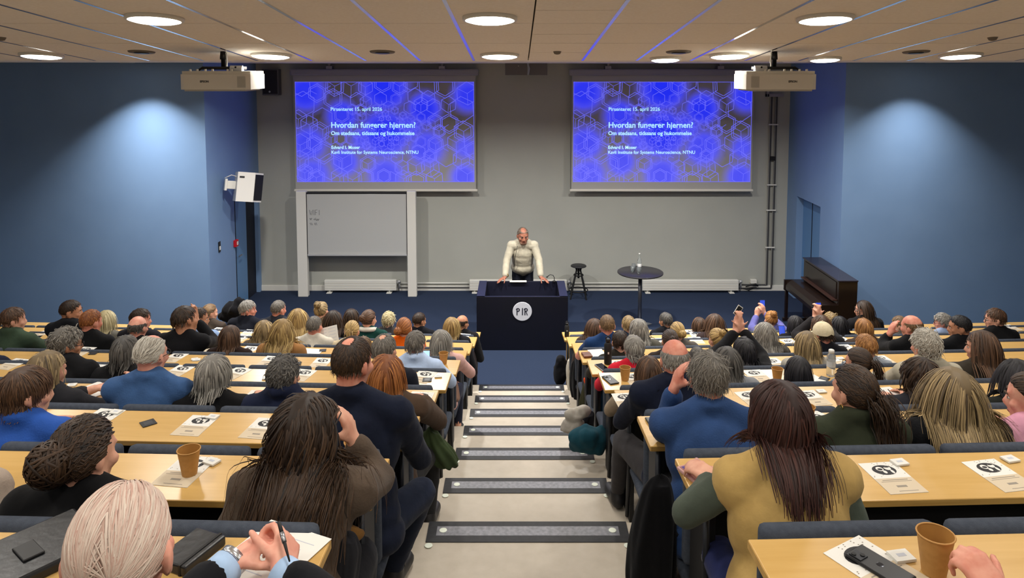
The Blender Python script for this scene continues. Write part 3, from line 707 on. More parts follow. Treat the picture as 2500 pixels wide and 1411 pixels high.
ARMS = {  # elbow, wrist, hand direction, palm normal for the right arm (mirrored for the left); desk top z=.73, near edge y=.37
    'desk': ((.27, .27, .71), (.15, .46, .765), (-.35, .9, -.05), (-.1, 0, -1)),
    'desk_in': ((.28, .24, .70), (.08, .43, .77), (-.85, .5, -.05), (0, 0, -1)),
    'lap': ((.26, .04, .64), (.13, .27, .585), (-.3, .9, -.2), (0, -.2, -1)),
    'fold': ((.27, .16, .70), (-.02, .30, .74), (-1, .1, 0), (0, -1, -.2)),
    'write': ((.28, .20, .70), (.12, .42, .78), (-.35, .85, -.1), (-.5, 0, -.85)),
}
def person_prims(h=1.10, lean=.12, yaw=0, pitch=8, roll=0, arm_l='desk', arm_r='desk', bw=1.0, hs=1.0, fat=0.0, legs=None, shift=0.0, curl=None):
    pr = Prims(); q = (h-.44)/.78; R = rot_head(yaw, pitch, roll); g = fat
    z = lambda t: .44+t*q*.78
    H = np.array([shift, lean, h])
    hip, waist, chest = np.array([0, 0, z(.12)]), np.array([shift*.2, .01+lean*.15, z(.33)]), np.array([shift*.5, .01+lean*.42, z(.57)])
    sh = np.array([shift*.7, lean*.66, z(.755)]); nb = np.array([shift*.8, -.005+lean*.78, z(.83)])
    pr.ell(hip, (.172*bw+g, .125+g, .105), None, 'pelvis'); pr.ell(waist, (.150*bw+g, .108+g, .15*q+.01), None, 'torso'); pr.ell(chest, (.160*bw+g*.6, .112+g*.6, .18*q+.01), None, 'torso')
    pr.ell((hip+waist)/2, (.158*bw+g, .115+g, .13), None, 'torso')
    S = {s: sh+np.array([s*.172*bw, 0, -.012]) for s in (-1, 1)}
    pr.cap(S[-1], S[1], .064, .064, 'torso'); pr.ell(nb+np.array([0, -.028, -.045]), (.10, .052, .062), None, 'torso'); pr.ell(sh+np.array([0, -.01, -.05]), (.165*bw, .098, .085), None, 'torso')
    for s in (-1, 1): pr.cap(sh+np.array([s*.13*bw, -.01, .005]), nb+np.array([s*.02, -.005, .02]), .052, .046, 'torso')
    pr.cap(nb+np.array([0, -.005, -.03]), H + R @ (np.array([0, -.022, -.055])*hs), .058*hs, .054*hs, 'neck')
    head_prims(pr, H, R, hs)
    J = {'H': H, 'R': R, 'nb': nb, 'sh': sh, 'S': S, 'chest': chest, 'waist': waist, 'hip': hip, 'hs': hs, 'bw': bw, 'gx': fat+(.012 if fat > .02 else 0)}
    for s, arm in ((-1, arm_l), (1, arm_r)):
        if isinstance(arm, str):
            e, w, d, n = ARMS[arm]; e, w, d, n = [np.array([s*v[0], v[1], v[2]]) for v in (e, w, d, n)]
            if arm.startswith('desk') or arm in ('write', 'fold'): e = e+np.array([0, lean*.25, 0])
        elif arm is None: continue
        else: e, w, d, n = [np3(v) for v in arm[:4]]
        pr.cap(S[s], e, .054, .043, 'upper_arm'); pr.cap(e, w, .042, .028, 'fore_arm')
        cu = (arm[4] if (not isinstance(arm, str) and len(arm) > 4) else None) or curl or (.3, .35, .4, .45)
        hand(pr, w, d, n, (1 if (np.cross(d, n) @ np.array([-s, 0, 0])) > 0 else -1) if isinstance(arm, str) or len(arm) < 6 else arm[5], cu)
        J['W%d' % s] = w; J['E%d' % s] = e; J['D%d' % s] = d
    lg = legs or {}
    for s in (-1, 1):
        k, a, t_ = lg.get(s, ((s*.12, .42, .50), (s*.12, .40, .09), (s*.13, .53, .04)))
        pr.cap((s*.095, .02, hip[2]-.01), k, .085, .062, 'thigh'); pr.cap(k, a, .058, .040, 'shin'); pr.cap(np3(a)-np.array([0, .02, .03]), t_, .036, .030, 'foot')
        J['K%d' % s], J['A%d' % s], J['T%d' % s] = np3(k), np3(a), np3(t_)
    return pr, J
def garment(pr, J, sleeves=True, t=.014, collar=0):
    g = Prims()
    for p in pr:
        if p[5] in ('torso', 'pelvis'):
            if sleeves is False and p[0] == 'c' and abs(p[1][0]-p[2][0]) > .25:
                mid = (p[1]+p[2])/2; p = ('c', mid+(p[1]-mid)*.97, mid+(p[2]-mid)*.97, p[3], p[4], p[5])
            g.append(p)
        elif sleeves and p[5] == 'upper_arm': g.append(p)
        elif sleeves == True and p[5] == 'fore_arm': g.cap(p[1], p[1]+(p[2]-p[1])*.83, p[3]+.003, p[4]+.009)
    if sleeves == 'short':
        g[:] = [p for p in g if p[5] != 'upper_arm']
        for p in pr:
            if p[5] == 'upper_arm': g.cap(p[1], p[1]+(p[2]-p[1])*.6, p[3]+.004, p[4]+.012)
    if sleeves is False: g.ell((J['hip']+J['waist'])/2+np.array([0, 0, .02]), (.18*J['bw']+.02, .135+J['gx'], .2), None)
    if collar:
        c = J['nb']; n = 10
        for i in range(n):
            a0, a1 = 2*math.pi*i/n, 2*math.pi*(i+1)/n
            g.cap(c+np.array([.058*math.cos(a0), .058*math.sin(a0), .018+collar*.5-.012*math.sin(a0)]), c+np.array([.058*math.cos(a1), .058*math.sin(a1), .018+collar*.5-.012*math.sin(a1)]), .014+collar*.25, .014+collar*.25)
    return g
def trousers(pr): return Prims([p for p in pr if p[5] in ('pelvis', 'thigh', 'shin')])
def shoe(J, side):
    g = Prims()
    for s in (side,):
        a, t_ = J['A%d' % s], J['T%d' % s]; g.cap(a-np.array([0, .03, .045]), t_, .042, .038); g.cap(a, a-np.array([0, .02, .04]), .045, .045)
    return g

# ------------------------------------------------------------------ hair
YK = np.array([-1, -.3, -.05, .1, .3, .55, .8, 1.0]); ZK = np.array([-.66, -.66, -.42, -.12, .12, .38, .56, .62])
def scalp_mask(d, style, j=None):
    j = 0 if j is None else j
    m = d[:, 2]+j*.25 > np.interp(d[:, 1], YK, ZK)
    if style in ('crop', 'short', 'tousled', 'bald', 'balding', 'spot', 'thin', 'curly'): m &= (d[:, 2] > -.46) | (d[:, 1] > -.05)
    if style == 'bald': m &= (d[:, 2]+j < .30) & (d[:, 1]+j < .35)
    if style == 'balding': m &= ~((d[:, 2] > .42) & (d[:, 0]**2*1.1+(d[:, 1]-.25)**2 < .62+j))
    if style == 'spot': m &= ~((d[:, 0]-.0)**2+(d[:, 1]+.38)**2+(d[:, 2]-.92)**2 < .10+j*.45)
    if style == 'thin': m &= ~((d[:, 2] > .6) & (d[:, 0]**2+(d[:, 1]-.35)**2 < .30+j))
    return m
CROWN = np.array([.08, -.45, .89]); CROWN = CROWN/np.linalg.norm(CROWN)
def nrm(a): return a/(np.linalg.norm(a, axis=-1, keepdims=True)+1e-9)
HS = {  # n strands, length, points, root lift, volume, curl amp, curl freq, width, flow, shell thickness
    'crop':    dict(n=420, L=.022, M=4, lift=.05, vol=.025, ca=0, cf=0, w=.006, flow='crown', shell=.025, jit=.2),
    'short':   dict(n=520, L=.045, M=5, lift=.12, vol=.07, ca=.001, cf=60, w=.0065, flow='crown', shell=.05, jit=.2),
    'tousled': dict(n=600, L=.06, M=6, lift=.4, vol=.13, ca=.004, cf=55, w=.006, flow='crown', shell=.07, jit=.4),
    'curly':   dict(n=620, L=.06, M=8, lift=.35, vol=.15, ca=.007, cf=110, w=.007, flow='crown', shell=.10, jit=.5),
    'bald':    dict(n=260, L=.025, M=4, lift=.05, vol=.03, ca=0, cf=0, w=.006, flow='crown', shell=.012, jit=.25),
    'balding': dict(n=320, L=.035, M=5, lift=.1, vol=.05, ca=.001, cf=50, w=.006, flow='crown', shell=.02, jit=.25),
    'spot':    dict(n=620, L=.035, M=5, lift=.08, vol=.04, ca=0, cf=50, w=.006, flow='crown', shell=.03, jit=.15),
    'thin':    dict(n=420, L=.05, M=5, lift=.08, vol=.05, ca=0, cf=50, w=.006, flow='back', shell=.012, jit=.15),
    'bob':     dict(n=560, L=.20, M=8, lift=.15, vol=.13, ca=.002, cf=25, w=.009, flow='part', shell=.07, jit=.12),
    'shortbob': dict(n=560, L=.115, M=8, lift=.15, vol=.13, ca=.002, cf=25, w=.008, flow='crown', shell=.08, jit=.15),
    'long':    dict(n=560, L=.36, M=10, lift=.12, vol=.12, ca=.004, cf=16, w=.010, flow='part', shell=.06, jit=.10),
    'wavy':    dict(n=600, L=.36, M=13, lift=.2, vol=.17, ca=.010, cf=30, w=.010, flow='part', shell=.08, jit=.15),
    'pony':    dict(n=460, L=.25, M=9, lift=0, vol=.04, ca=.005, cf=20, w=.008, flow='tie', shell=.035, jit=.1, tie=(0, -1.0, .05), tail=110),
    'bun':     dict(n=460, L=.25, M=9, lift=0, vol=.05, ca=.003, cf=20, w=.008, flow='tie', shell=.04, jit=.1, tie=(0, -.98, .15), bun=.036),
    'topbun':  dict(n=460, L=.25, M=9, lift=0, vol=.06, ca=.003, cf=20, w=.008, flow='tie', shell=.04, jit=.15, tie=(0, -.80, .6), bun=.038),
}
def ribbons(P, w, Oc, shade):
    N, M, _ = P.shape
    T = np.empty_like(P); T[:, 1:-1] = P[:, 2:]-P[:, :-2]; T[:, 0] = P[:, 1]-P[:, 0]; T[:, -1] = P[:, -1]-P[:, -2]; T = nrm(T)
    O = P-Oc; O = nrm(O-T*(O*T).sum(-1, keepdims=True)); B = np.cross(T, O)
    s = np.linspace(0, 1, M)[None, :, None]; ww = w*(1-.65*s**2)
    V = np.stack([P-B*ww*.5, P+O*ww*.28, P+B*ww*.5], 2).reshape(-1, 3)
    i = np.arange(N)[:, None]*M*3+np.arange(M-1)[None]*3; i = i.ravel()
    Fc = np.concatenate([np.stack([i, i+1, i+4, i+3], 1), np.stack([i+1, i+2, i+5, i+4], 1)])
    sh = np.repeat(shade, M*3)+np.tile(np.repeat(np.linspace(-.05, .1, M), 3), N)
    return V, Fc, sh
def hair_mesh(style, J, seed=1, dens=1.0, body=True, over=None):
    p = dict(HS[style]); p.update(over or {}); r = np.random.RandomState(seed); H, R, hs = J['H'], J['R'], J['hs']
    hc, hr = HEAD_C*hs, HEAD_R*hs*1.012
    mst = p.get('mask', style)
    # shell
    nu, nv = (40, 26) if dens >= 1 else (28, 18)
    th = np.linspace(0, math.pi, nv+1)[:, None]; ph = np.linspace(0, 2*math.pi, nu, endpoint=False)[None]
    d = np.stack([np.sin(th)*np.cos(ph), np.sin(th)*np.sin(ph), np.cos(th)+0*ph], -1).reshape(-1, 3)
    mk = scalp_mask(d, mst); zed = d[:, 2]-np.interp(d[:, 1], YK, ZK)
    t = p['shell']*np.clip(zed/.25, .15, 1)*(1+.25*np.sin(d[:, 0]*13+seed)*np.sin(d[:, 1]*11+2*seed))
    fac = np.where(mk, 1+t, .94); V0 = H+(hc+d*hr*fac[:, None]) @ R.T
    a = (np.arange(nv)[:, None]*nu+np.arange(nu)[None]).ravel(); b = (np.arange(nv)[:, None]*nu+(np.arange(nu)[None]+1) % nu).ravel()
    F0 = np.stack([a, a+nu, b+nu, b], 1)
    Vs, Fs, Ss = [V0], [F0], [np.full(len(V0), .28)]
    def addr(P, w, Oc, shade):
        V, Fc, s = ribbons(P, w, Oc, shade); Fs.append(Fc+sum(len(x) for x in Vs)); Vs.append(V); Ss.append(s)
    n = int(p['n']*dens); d = nrm(r.normal(size=(n*4, 3))); d = d[scalp_mask(d, mst, r.normal(0, .05, len(d)))][:n]; n = len(d)
    M = p['M']; L = p['L']*hs*r.uniform(.75, 1.1, n) if p['flow'] != 'tie' else None
    grav = np.array([0, 0, -1.0]); nw = d @ R.T
    off = 1+.02+p['vol']*r.uniform(.1, 1, n)
    w = p['w']*hs*r.uniform(.7, 1.25, n)[:, None, None]/max(.7, min(4, dens))**.55
    shade = np.clip(r.normal(.5, .22, n), 0, 1)
    caps = []; gx = J.get('gx', 0); longish = p['flow'] == 'part'
    if body:
        caps = [(J['nb'], H + R @ np.array([0, -.02, -.05]), .064*hs), (J['S'][-1], J['S'][1], .088+gx), (J['sh']+np.array([-.08*J['bw'], 0, -.05]), J['waist']+np.array([-.06, 0, 0]), .13+gx), (J['sh']+np.array([.08*J['bw'], 0, -.05]), J['waist']+np.array([.06, 0, 0]), .13+gx), (J['sh']+np.array([0, 0, -.05]), J['waist'], .13+gx), (J['S'][-1], J['nb'], .064+gx*.6), (J['S'][1], J['nb'], .064+gx*.6)]
    def collide(P, off, lay):
        q = ((P-H) @ R-hc)/(hr*off[:, None]); l = np.linalg.norm(q, axis=1); ins = l < 1; hit = np.zeros(len(P), bool)
        fz = (q[:, 1] > .22) & (q[:, 2] < .30) & (l < 1.25) if longish else np.zeros(len(P), bool); q[fz, 1] = .22; q[fz, 0] = np.where(q[fz, 0] >= 0, 1, -1)*np.maximum(np.abs(q[fz, 0]), .93); ins |= fz; l = np.where(fz, np.maximum(1, np.linalg.norm(q, axis=1)), l)
        ls = np.where(fz, 1.0, l); q[ins] = q[ins]/ls[ins][:, None]; Q = H+(hc+q*(hr*off[:, None])) @ R.T; P = np.where(ins[:, None], Q, P)
        for a_, b_, rr in caps:
            ab = b_-a_; tt = np.clip(((P-a_) @ ab)/(ab @ ab), 0, 1); c_ = a_+tt[:, None]*ab; dv = P-c_; l = np.linalg.norm(dv, axis=1)+1e-9; rad = rr+lay*.02; ins = l < rad
            P = np.where(ins[:, None], c_+dv/l[:, None]*rad[:, None], P); hit |= ins
        return P, hit
    if p['flow'] == 'tie':
        T = np.array(p['tie'], float); T /= np.linalg.norm(T); tt = np.linspace(0, 1, M)
        ang = np.arccos(np.clip(d @ T, -1, 1)); P = np.empty((n, M, 3))
        for j, s in enumerate(tt):
            k = np.sin(ang)+1e-6; q = d*(np.sin((1-s)*ang)/k)[:, None]+T*(np.sin(s*ang)/k)[:, None]
            q[:, 2] -= .10*math.sin(math.pi*s)*p.get('sag', 1); q = nrm(q); rad = 1+.02+p['vol']*(.3+.7*np.sin(math.pi*min(1, s+.1)))*(off-1.02)/max(p['vol'], .01)+.015*r.normal(size=n)*.3
            P[:, j] = H+(hc+q*hr*rad[:, None]) @ R.T
        if p['ca'] > .005:
            sj = np.linspace(0, 1, M)[None]; Bn = nrm(np.cross(nrm(np.gradient(P, axis=1)), nrm(P-H))); P = P+(p['ca']*.8*np.sin(math.pi*sj)*np.sin(sj*ang[:, None]*9+shade[:, None]*12))[..., None]*Bn
        addr(P, w, H, shade)
        tp = H+(hc+T*hr*1.12) @ R.T
        if p.get('bun'):
            rb = p['bun']*hs; c_ = H+(hc+T*(hr*1.03+rb*p.get('bo', .75))) @ R.T; nb_ = int(110*max(1, dens)); A = nrm(r.normal(size=(nb_, 3))); Bv = nrm(np.cross(A, nrm(r.normal(size=(nb_, 3))))); C_ = np.cross(A, Bv)
            tt = np.linspace(0, 3.6, 9); P = c_+rb*r.uniform(.75, 1.22, nb_)[:, None, None]*(Bv[:, None]*np.cos(tt)[None, :, None]+C_[:, None]*np.sin(tt)[None, :, None]+.15*A[:, None]*np.sin(2*tt)[None, :, None])
            addr(P, .0085*hs, c_, np.clip(r.normal(.5, .2, nb_), 0, 1))
            th2, ph2 = np.linspace(0, math.pi, 9)[:, None], np.linspace(0, 2*math.pi, 12, endpoint=False)[None]
            Vb = c_+rb*.93*np.stack([np.sin(th2)*np.cos(ph2), np.sin(th2)*np.sin(ph2), np.cos(th2)+0*ph2], -1).reshape(-1, 3)
            a = (np.arange(8)[:, None]*12+np.arange(12)[None]).ravel(); b = (np.arange(8)[:, None]*12+(np.arange(12)[None]+1) % 12).ravel()
            Fs.append(np.stack([a, a+12, b+12, b], 1)+sum(len(x) for x in Vs)); Vs.append(Vb); Ss.append(np.full(len(Vb), .25))
        n = int(p.get('tail', 0)*dens)
        if n == 0: L = None
        else:
            d = nrm(np.tile(T, (n, 1))+r.normal(scale=.10, size=(n, 3))); P0 = tp+r.normal(scale=p.get('tw', .012)*hs, size=(n, 3)); V = nrm((T*1.0) @ R.T+np.array([0, 0, -.3])+r.normal(scale=.25, size=(n, 3)))
            L = p['L']*hs*r.uniform(.6, 1.1, n); M = p.get('tm', 11); off = np.full(n, 1.1)+.1*r.uniform(size=n); w = p['w']*hs*r.uniform(.7, 1.2, n)[:, None, None]/max(.7, min(4, dens))**.55; shade = np.clip(r.normal(.5, .22, n), 0, 1)
    else:
        P0 = H+(hc+d*hr*1.01) @ R.T
        if p['flow'] == 'crown': fl = d-CROWN*(d @ CROWN)[:, None]; fl = nrm(fl) @ R.T+.35*grav
        elif p['flow'] == 'back': fl = (np.array([0, -1, .05])-0*d) @ R.T+.2*grav+.25*(np.sign(d[:, :1])*np.array([1, 0, 0])) @ R.T
        else:
            px_ = p.get('partx', .12); fl = .9*(np.sign(d[:, :1]-px_)*np.clip(1.1-d[:, 2:3]*0, 0, 1)*np.clip(d[:, 2:3], 0, 1)*np.array([1, 0, 0])) @ R.T+grav+(.35+.8*np.clip(d[:, 1:2], 0, 1))*(np.array([0, -1, 0]) @ R.T)[None]
        nn = nrm(nw); fl = nrm(fl-nn*(fl*nn).sum(1, keepdims=True)); V = nrm(fl+p['lift']*nn+r.normal(scale=p['jit'], size=(n, 3)))
    if L is not None and n:
        P = np.empty((n, M, 3)); P[:, 0] = P0; ds = (L/(M-1))[:, None]; cur = P0; lay = r.uniform(0, 1, n)
        shortish = p['L'] < .1
        for j in range(1, M):
            gw = .10 if shortish else .38
            hug = p.get('hug', .22 if shortish else .05); qn = nrm(((cur-H) @ R-hc)/hr) @ R.T; V = nrm(V+gw*grav-hug*qn+r.normal(scale=p['jit']*.18, size=(n, 3)))
            new, hit = collide(cur+V*ds, np.minimum(off, 1+(off-1)*(.35+.65*min(1, j/(M*.35)))), lay); V = nrm(new-cur)*.8+V*.2; V[hit, 0] *= .8; V[hit, 1] -= .18; V = nrm(V); P[:, j] = new; cur = new
        if longish:
            q = ((P-H) @ R-hc)/hr; bad = ((q[..., 1] > .32) & (q[..., 2] < .28) & (np.abs(q[..., 0]) < .95) & (np.linalg.norm(q, axis=-1) < 3)).any(1); ok = ~bad
            P, L, w, shade, n = P[ok], L[ok], w[ok], shade[ok], int(ok.sum())
        if p['ca']:
            s = np.linspace(0, 1, M)[None]*L[:, None]; phs = (shade*9+r.uniform(0, 1.5, n))[:, None]; T = nrm(np.gradient(P, axis=1)); O = nrm(P-H); B = np.cross(T, O); amp = p['ca']*np.clip(s/(.35*p['L']), 0, 1)
            P = P+(amp*np.sin(s*p['cf']+phs))[..., None]*B+(.6*amp*np.cos(s*p['cf']*.9+phs))[..., None]*np.abs(O)*np.sign(O)
        Oc = np.repeat(np.repeat(H[None, None], n, 0), M, 1).copy(); Oc[..., 2] = np.minimum(H[2], P[..., 2]+.02); Oc[..., 1] += .03
        addr(P, w, Oc, shade)
    V, Fc, S = np.concatenate(Vs), np.concatenate(Fs), np.concatenate(Ss)
    me = bpy.data.meshes.new('hair'); me.vertices.add(len(V)); me.vertices.foreach_set('co', V.astype(np.float32).ravel())
    me.loops.add(len(Fc)*4); me.loops.foreach_set('vertex_index', Fc.astype(np.int32).ravel()); me.polygons.add(len(Fc)); me.polygons.foreach_set('loop_start', np.arange(len(Fc), dtype=np.int32)*4)
    me.polygons.foreach_set('use_smooth', np.ones(len(Fc), bool))
    at = me.attributes.new('shade', 'FLOAT', 'POINT'); at.data.foreach_set('value', np.clip(S, 0, 1).astype(np.float32)); me.update(calc_edges=True); me.materials.append(None); return me
def hair_mat(dark, light):  # dark roots and shell to light strands
    k = 'hair '+dark+light
    if k in MATS: return MATS[k]
    m = bpy.data.materials.new(k); m.use_nodes = True; nt = m.node_tree; b = nt.nodes['Principled BSDF']; b.inputs['Roughness'].default_value = .55; b.inputs['Specular IOR Level'].default_value = .35
    a = nt.nodes.new('ShaderNodeAttribute'); a.attribute_name = 'shade'; r = nt.nodes.new('ShaderNodeValToRGB'); e = r.color_ramp.elements; e[0].position = .1; e[1].position = .9
    e[0].color = (*srgb(dark), 1); e[1].color = (*srgb(light), 1); nt.links.new(a.outputs['Fac'], r.inputs[0]); nt.links.new(r.outputs[0], b.inputs['Base Color']); MATS[k] = m; return m
HC = {'black': ('#0d0c0e', '#26242a'), 'dark': ('#17100e', '#46311f'), 'brown': ('#2e2018', '#6a4c36'), 'lbrown': ('#4a3828', '#8f7250'), 'auburn': ('#1d0f0d', '#43231c'), 'red': ('#5a2c14', '#b0703a'),
      'ginger': ('#6b4424', '#c08a4e'), 'dblond': ('#5a4a34', '#b79c6c'), 'blond': ('#6b5230', '#c2a468'), 'ash': ('#453829', '#b39a6e'), 'white': ('#8a8378', '#c9c4b8'), 'silver': ('#5c5854', '#a9a59c'), 'grey': ('#45413d', '#857f76'), 'dgrey': ('#2e2c2c', '#6c6862'),
      'wblond': ('#8f815a', '#d3c8a2'), 'pink': ('#b08c7e', '#cbbcae')}
SK = {n: mat('skin '+n, c, .5, col2=c2, scale=22, detail=3, spec=.35) for n, c, c2 in (('fair', '#d9a58c', '#c98f78'), ('pink', '#d68f7c', '#e2a892'), ('tan', '#b98568', '#a87458'), ('warm', '#c9947a', '#bb8468'), ('deep', '#8a5c46', '#7a4f3c'), ('red', '#c77a66', '#d99a84'))}
def cloth(c, knit=False):
    return mat('cloth '+c+('k' if knit else ''), c, .9, col2=tuple(int(int(c[i:i+2], 16)*.92) for i in (1, 3, 5)), scale=12, detail=3, bump=.22 if knit else .3, bscale=130 if knit else 24, spec=.15, sheen=.05)
def set_mat(o, m):
    s = o.material_slots[0]; s.link = 'OBJECT'; s.material = m
def glasses(J, m):
    H, R, hs = J['H'], J['R'], J['hs']; g = MB(); P = lambda x, y, z: tuple(H + R @ (np.array([x, y, z])*hs))
    for s in (-1, 1):
        c = (s*.034, .102, .0); g.tube([P(c[0]+.024*math.cos(a), c[1]-.006*abs(math.cos(a)), c[2]+.019*math.sin(a)) for a in np.linspace(0, 2*math.pi, 13)], .0022, 5, False)
        g.tube([P(s*.058, .096, .004), P(s*.079, .06, .006), P(s*.084, -.005, .004), P(s*.082, -.03, -.012)], .0022, 5)
    g.tube([P(-.011, .105, .003), P(.011, .105, .003)], .002, 5); return g
def face_parts(J, root, lip='#9a5a50'):
    H, R, hs = J['H'], J['R'], J['hs']; P = lambda x, y, z: tuple(H + R @ (np.array([x, y, z])*hs)); RM = Matrix(R.tolist())
    for s in (-1, 1):
        MB().ell(P(s*.033, .0765, .004), (.0125*hs, .010*hs, .0075*hs), RM, 10, 6).build('eye', mat('eye white', '#cfc8c0', .3), root, True)
        MB().ell(P(s*.033, .0860, .004), (.0055*hs, .0022*hs, .0055*hs), RM, 8, 6).build('iris', mat('iris dark', '#1e1714', .2), root, True)
        MB().tube([P(s*.052, .082, .026), P(s*.035, .0935, .031), P(s*.018, .0935, .027)], [.003*hs, .0045*hs, .0035*hs], 6).build('eyebrow', mat('eyebrow', '#4a3a2c', .7), root, True)
    MB().tube([P(-.024, .087, -.066), P(-.009, .0945, -.062), P(0, .095, -.0635), P(.009, .0945, -.062), P(.024, .087, -.066)], [.002*hs, .0045*hs, .005*hs, .0045*hs, .002*hs], 6).build('mouth', mat('lips '+lip, lip, .4), root, True)

PEOPLE = []; CACHE = {}
def add_person(row, u, vt, style, hc, yaw, arms, topname, topc, desc, skin='fair', near=False, **kw): PEOPLE.append(dict(row=row, u=u, vt=vt, style=style, hc=hc, yaw=yaw, arms=arms, topname=topname, topc=topc, desc=desc, skin=skin, near=near, **kw))

A = add_person
CHIN_L = ((-.15, .40, .79), (-.115, .17, -.13), (.25, -.05, 1), (1, .2, 0))    # wrist given relative to the head
CHIN_R = ((.2, .42, .79), (.115, .17, -.13), (-.25, -.05, 1), (-1, .2, 0))
# ---------------- left block
A(7, 28, 750, 'short', 'brown', 45, ('desk', 'desk'), 'jacket', '#3a4a3a', 'person in dark green jacket', collar=.03)
A(8, 169, 733, 'crop', 'dark', 60, ('desk', 'desk'), 'jacket', '#15171c', 'person in black jacket', skin='tan', face=1, collar=.02)
A(7, 218, 755, 'crop', 'red', 15, ('lap', 'lap'), 't_shirt', '#141416', 'person in black t-shirt', skin='red')
A(8, 257, 756, 'bob', 'wblond', 0, ('lap', 'lap'), 'blouse', '#6a675f', 'person in grey blouse')
A(8, 340, 752, 'short', 'dark', 60, ('desk', 'desk'), 'suit_jacket', '#1d1c22', 'person in dark suit jacket', face=1, skin='red')
A(7, 333, 769, 'bald', 'dgrey', 0, ('lap', 'lap'), 'sweater', '#1c1a1c', 'person in dark sweater', skin='pink')
A(7, 447, 748, 'short', 'dark', 30, (((-.22, .42, .79), (-.14, .44, .98), (.2, .1, 1), (1, 0, 0)), ((.12, .42, .79), (-.06, .45, .98), (-.1, .1, 1), (-1, 0, 0))), 'sweater', '#131316', 'person in black sweater with raised clasped hands', skin='tan', roll=-14, hs=1.1)
A(8, 481, 750, 'crop', 'dark', 62, ('desk', 'desk'), 'shirt', '#8fa8d0', 'person in light blue shirt', skin='tan', face=1)
A(10, 510, 741, 'pony', 'lbrown', 40, ('lap', 'lap'), 'sweater', '#4a4038', 'person in brown sweater')
A(10, 602, 733, 'short', 'silver', 62, ('desk', 'desk'), 'suit_jacket', '#191c26', 'person in dark suit turned right', skin='red', face=1)
A(10, 677, 733, 'crop', 'grey', 25, ('lap', 'lap'), 'shirt', '#2a2c34', 'person in slate shirt', skin='red')
A(9, 725, 752, 'long', 'blond', 0, ('lap', 'lap'), 'blouse', '#5a4c3c', 'person in olive brown blouse')
A(10, 782, 737, 'topbun', 'ash', 10, ('lap', 'lap'), 'sweater', '#6b5a48', 'person in tan sweater')
A(8, 765, 769, 'crop', 'grey', 8, ('desk', 'desk'), 'striped_shirt', '#cfc8ba', 'person in pale striped shirt reading a sheet', skin='red')
A(7, 687, 777, 'wavy', 'blond', 0, ('lap', 'lap'), 'coat', '#9c6f43', 'person in camel coat', collar=.03)
A(8, 643, 778, 'wavy', 'dblond', 0, ('lap', 'lap'), 'cardigan', '#5c5044', 'person in taupe cardigan')
A(9, 812, 756, 'long', 'dark', 5, ('lap', 'lap'), 'jacket', '#17171a', 'person in black jacket')
A(10, 856, 752, 'bob', 'dark', 15, ('lap', 'lap'), 'sweater', '#242028', 'person in plum dark sweater')
A(8, 858, 779, 'pony', 'blond', 0, ('lap', 'lap'), 'top', '#c8b89a', 'person in cream top', over=dict(L=.16))
A(9, 898, 755, 'bun', 'brown', 20, ('lap', 'lap'), 'coat', '#17403a', 'person in green coat with white collar', scarf='#d8d4c8')
A(10, 947, 759, 'curly', 'wblond', 0, ('lap', 'lap'), 'jacket', '#3c3a3c', 'person in charcoal jacket')
A(8, 985, 773, 'bun', 'red', -5, ('lap', 'lap'), 'sweater', '#e2600f', 'person in bright orange sweater', over=dict(tie=(-.5, -.8, -.2)))
A(10, 1022, 760, 'crop', 'dark', 35, ('lap', 'lap'), 'jacket', '#14151c', 'person in black jacket', skin='tan')
A(9, 1102, 772, 'bob', 'blond', 10, ('desk', 'lap'), 'top', '#15151a', 'person in black top')
A(10, 1127, 766, 'bald', 'dark', 30, ('lap', 'lap'), 'sweater', '#17171b', 'person in black sweater', skin='tan')
A(7, 1076, 801, 'bob', 'silver', 0, ('desk', 'desk'), 'fluffy_sweater', '#d3a9a3', 'person in fluffy pink sweater', over=dict(vol=.18))
A(6, 1012, 804, 'short', 'grey', 12, ('desk', 'desk'), 'shirt', '#b9cdec', 'person in pale blue shirt holding a phone', collar=.035, skin='red')
A(5, 935, 813, 'spot', 'grey', 10, ('lap', 'lap'), 'jacket', '#1a1d28', 'person in navy jacket')
A(7, 886, 815, 'shortbob', 'lbrown', 0, ('lap', 'lap'), 'blouse', '#5a4a3c', 'person in brown blouse')
A(7, 561, 790, 'bob', 'brown', 12, ('lap', 'lap'), 'top', '#2a1c18', 'person in dark brown top')
A(5, 159, 797, 'curly', 'grey', 45, (((-.26, .24, .72), (.10, .44, .79), (.6, .6, .1), (0, 0, -1)), ((.32, .28, .72), (.26, .48, .79), (-.4, .7, .2), (-.5, 0, -1))), 'vest', '#17171a', 'person in black vest over pale shirt', skin='tan', near=1, dens=1.3, sleeve2='#b8c4d2', glass=1, collar=.02)
A(5, 302, 816, 'shortbob', 'dgrey', 0, ('lap', 'lap'), 'sweater', '#151517', 'person in black sweater', over=dict(w=.008))
A(4, 366, 814, 'thin', 'white', 12, ('desk_in', 'desk'), 'sweater', '#3c5b88', 'person in blue wool sweater', skin='pink', near=1, dens=2.2, bw=1.12, glass=1, collar=.015)
A(4, 520, 864, 'shortbob', 'silver', 15, ('lap', 'desk'), 'cardigan', '#141416', 'person in black cardigan', near=1, dens=1.8)
A(4, 691, 865, 'curly', 'dgrey', 12, ('desk', 'desk'), 'jacket', '#1b2138', 'person in navy jacket with raised collar', near=1, dens=1.8, collar=.05, over=dict(vol=.10, shell=.06, L=.05))
A(4, 112, 854, 'bob', 'ash', 30, (((-.26, .26, .72), (.06, .47, .79), (.7, .5, .1), (0, 0, -1)), ((.34, .28, .72), (.27, .50, .80), (-.3, .8, .25), (-.6, 0, -.8))), 'blouse', '#26262a', 'person in black patterned blouse writing', near=1, dens=1.5)
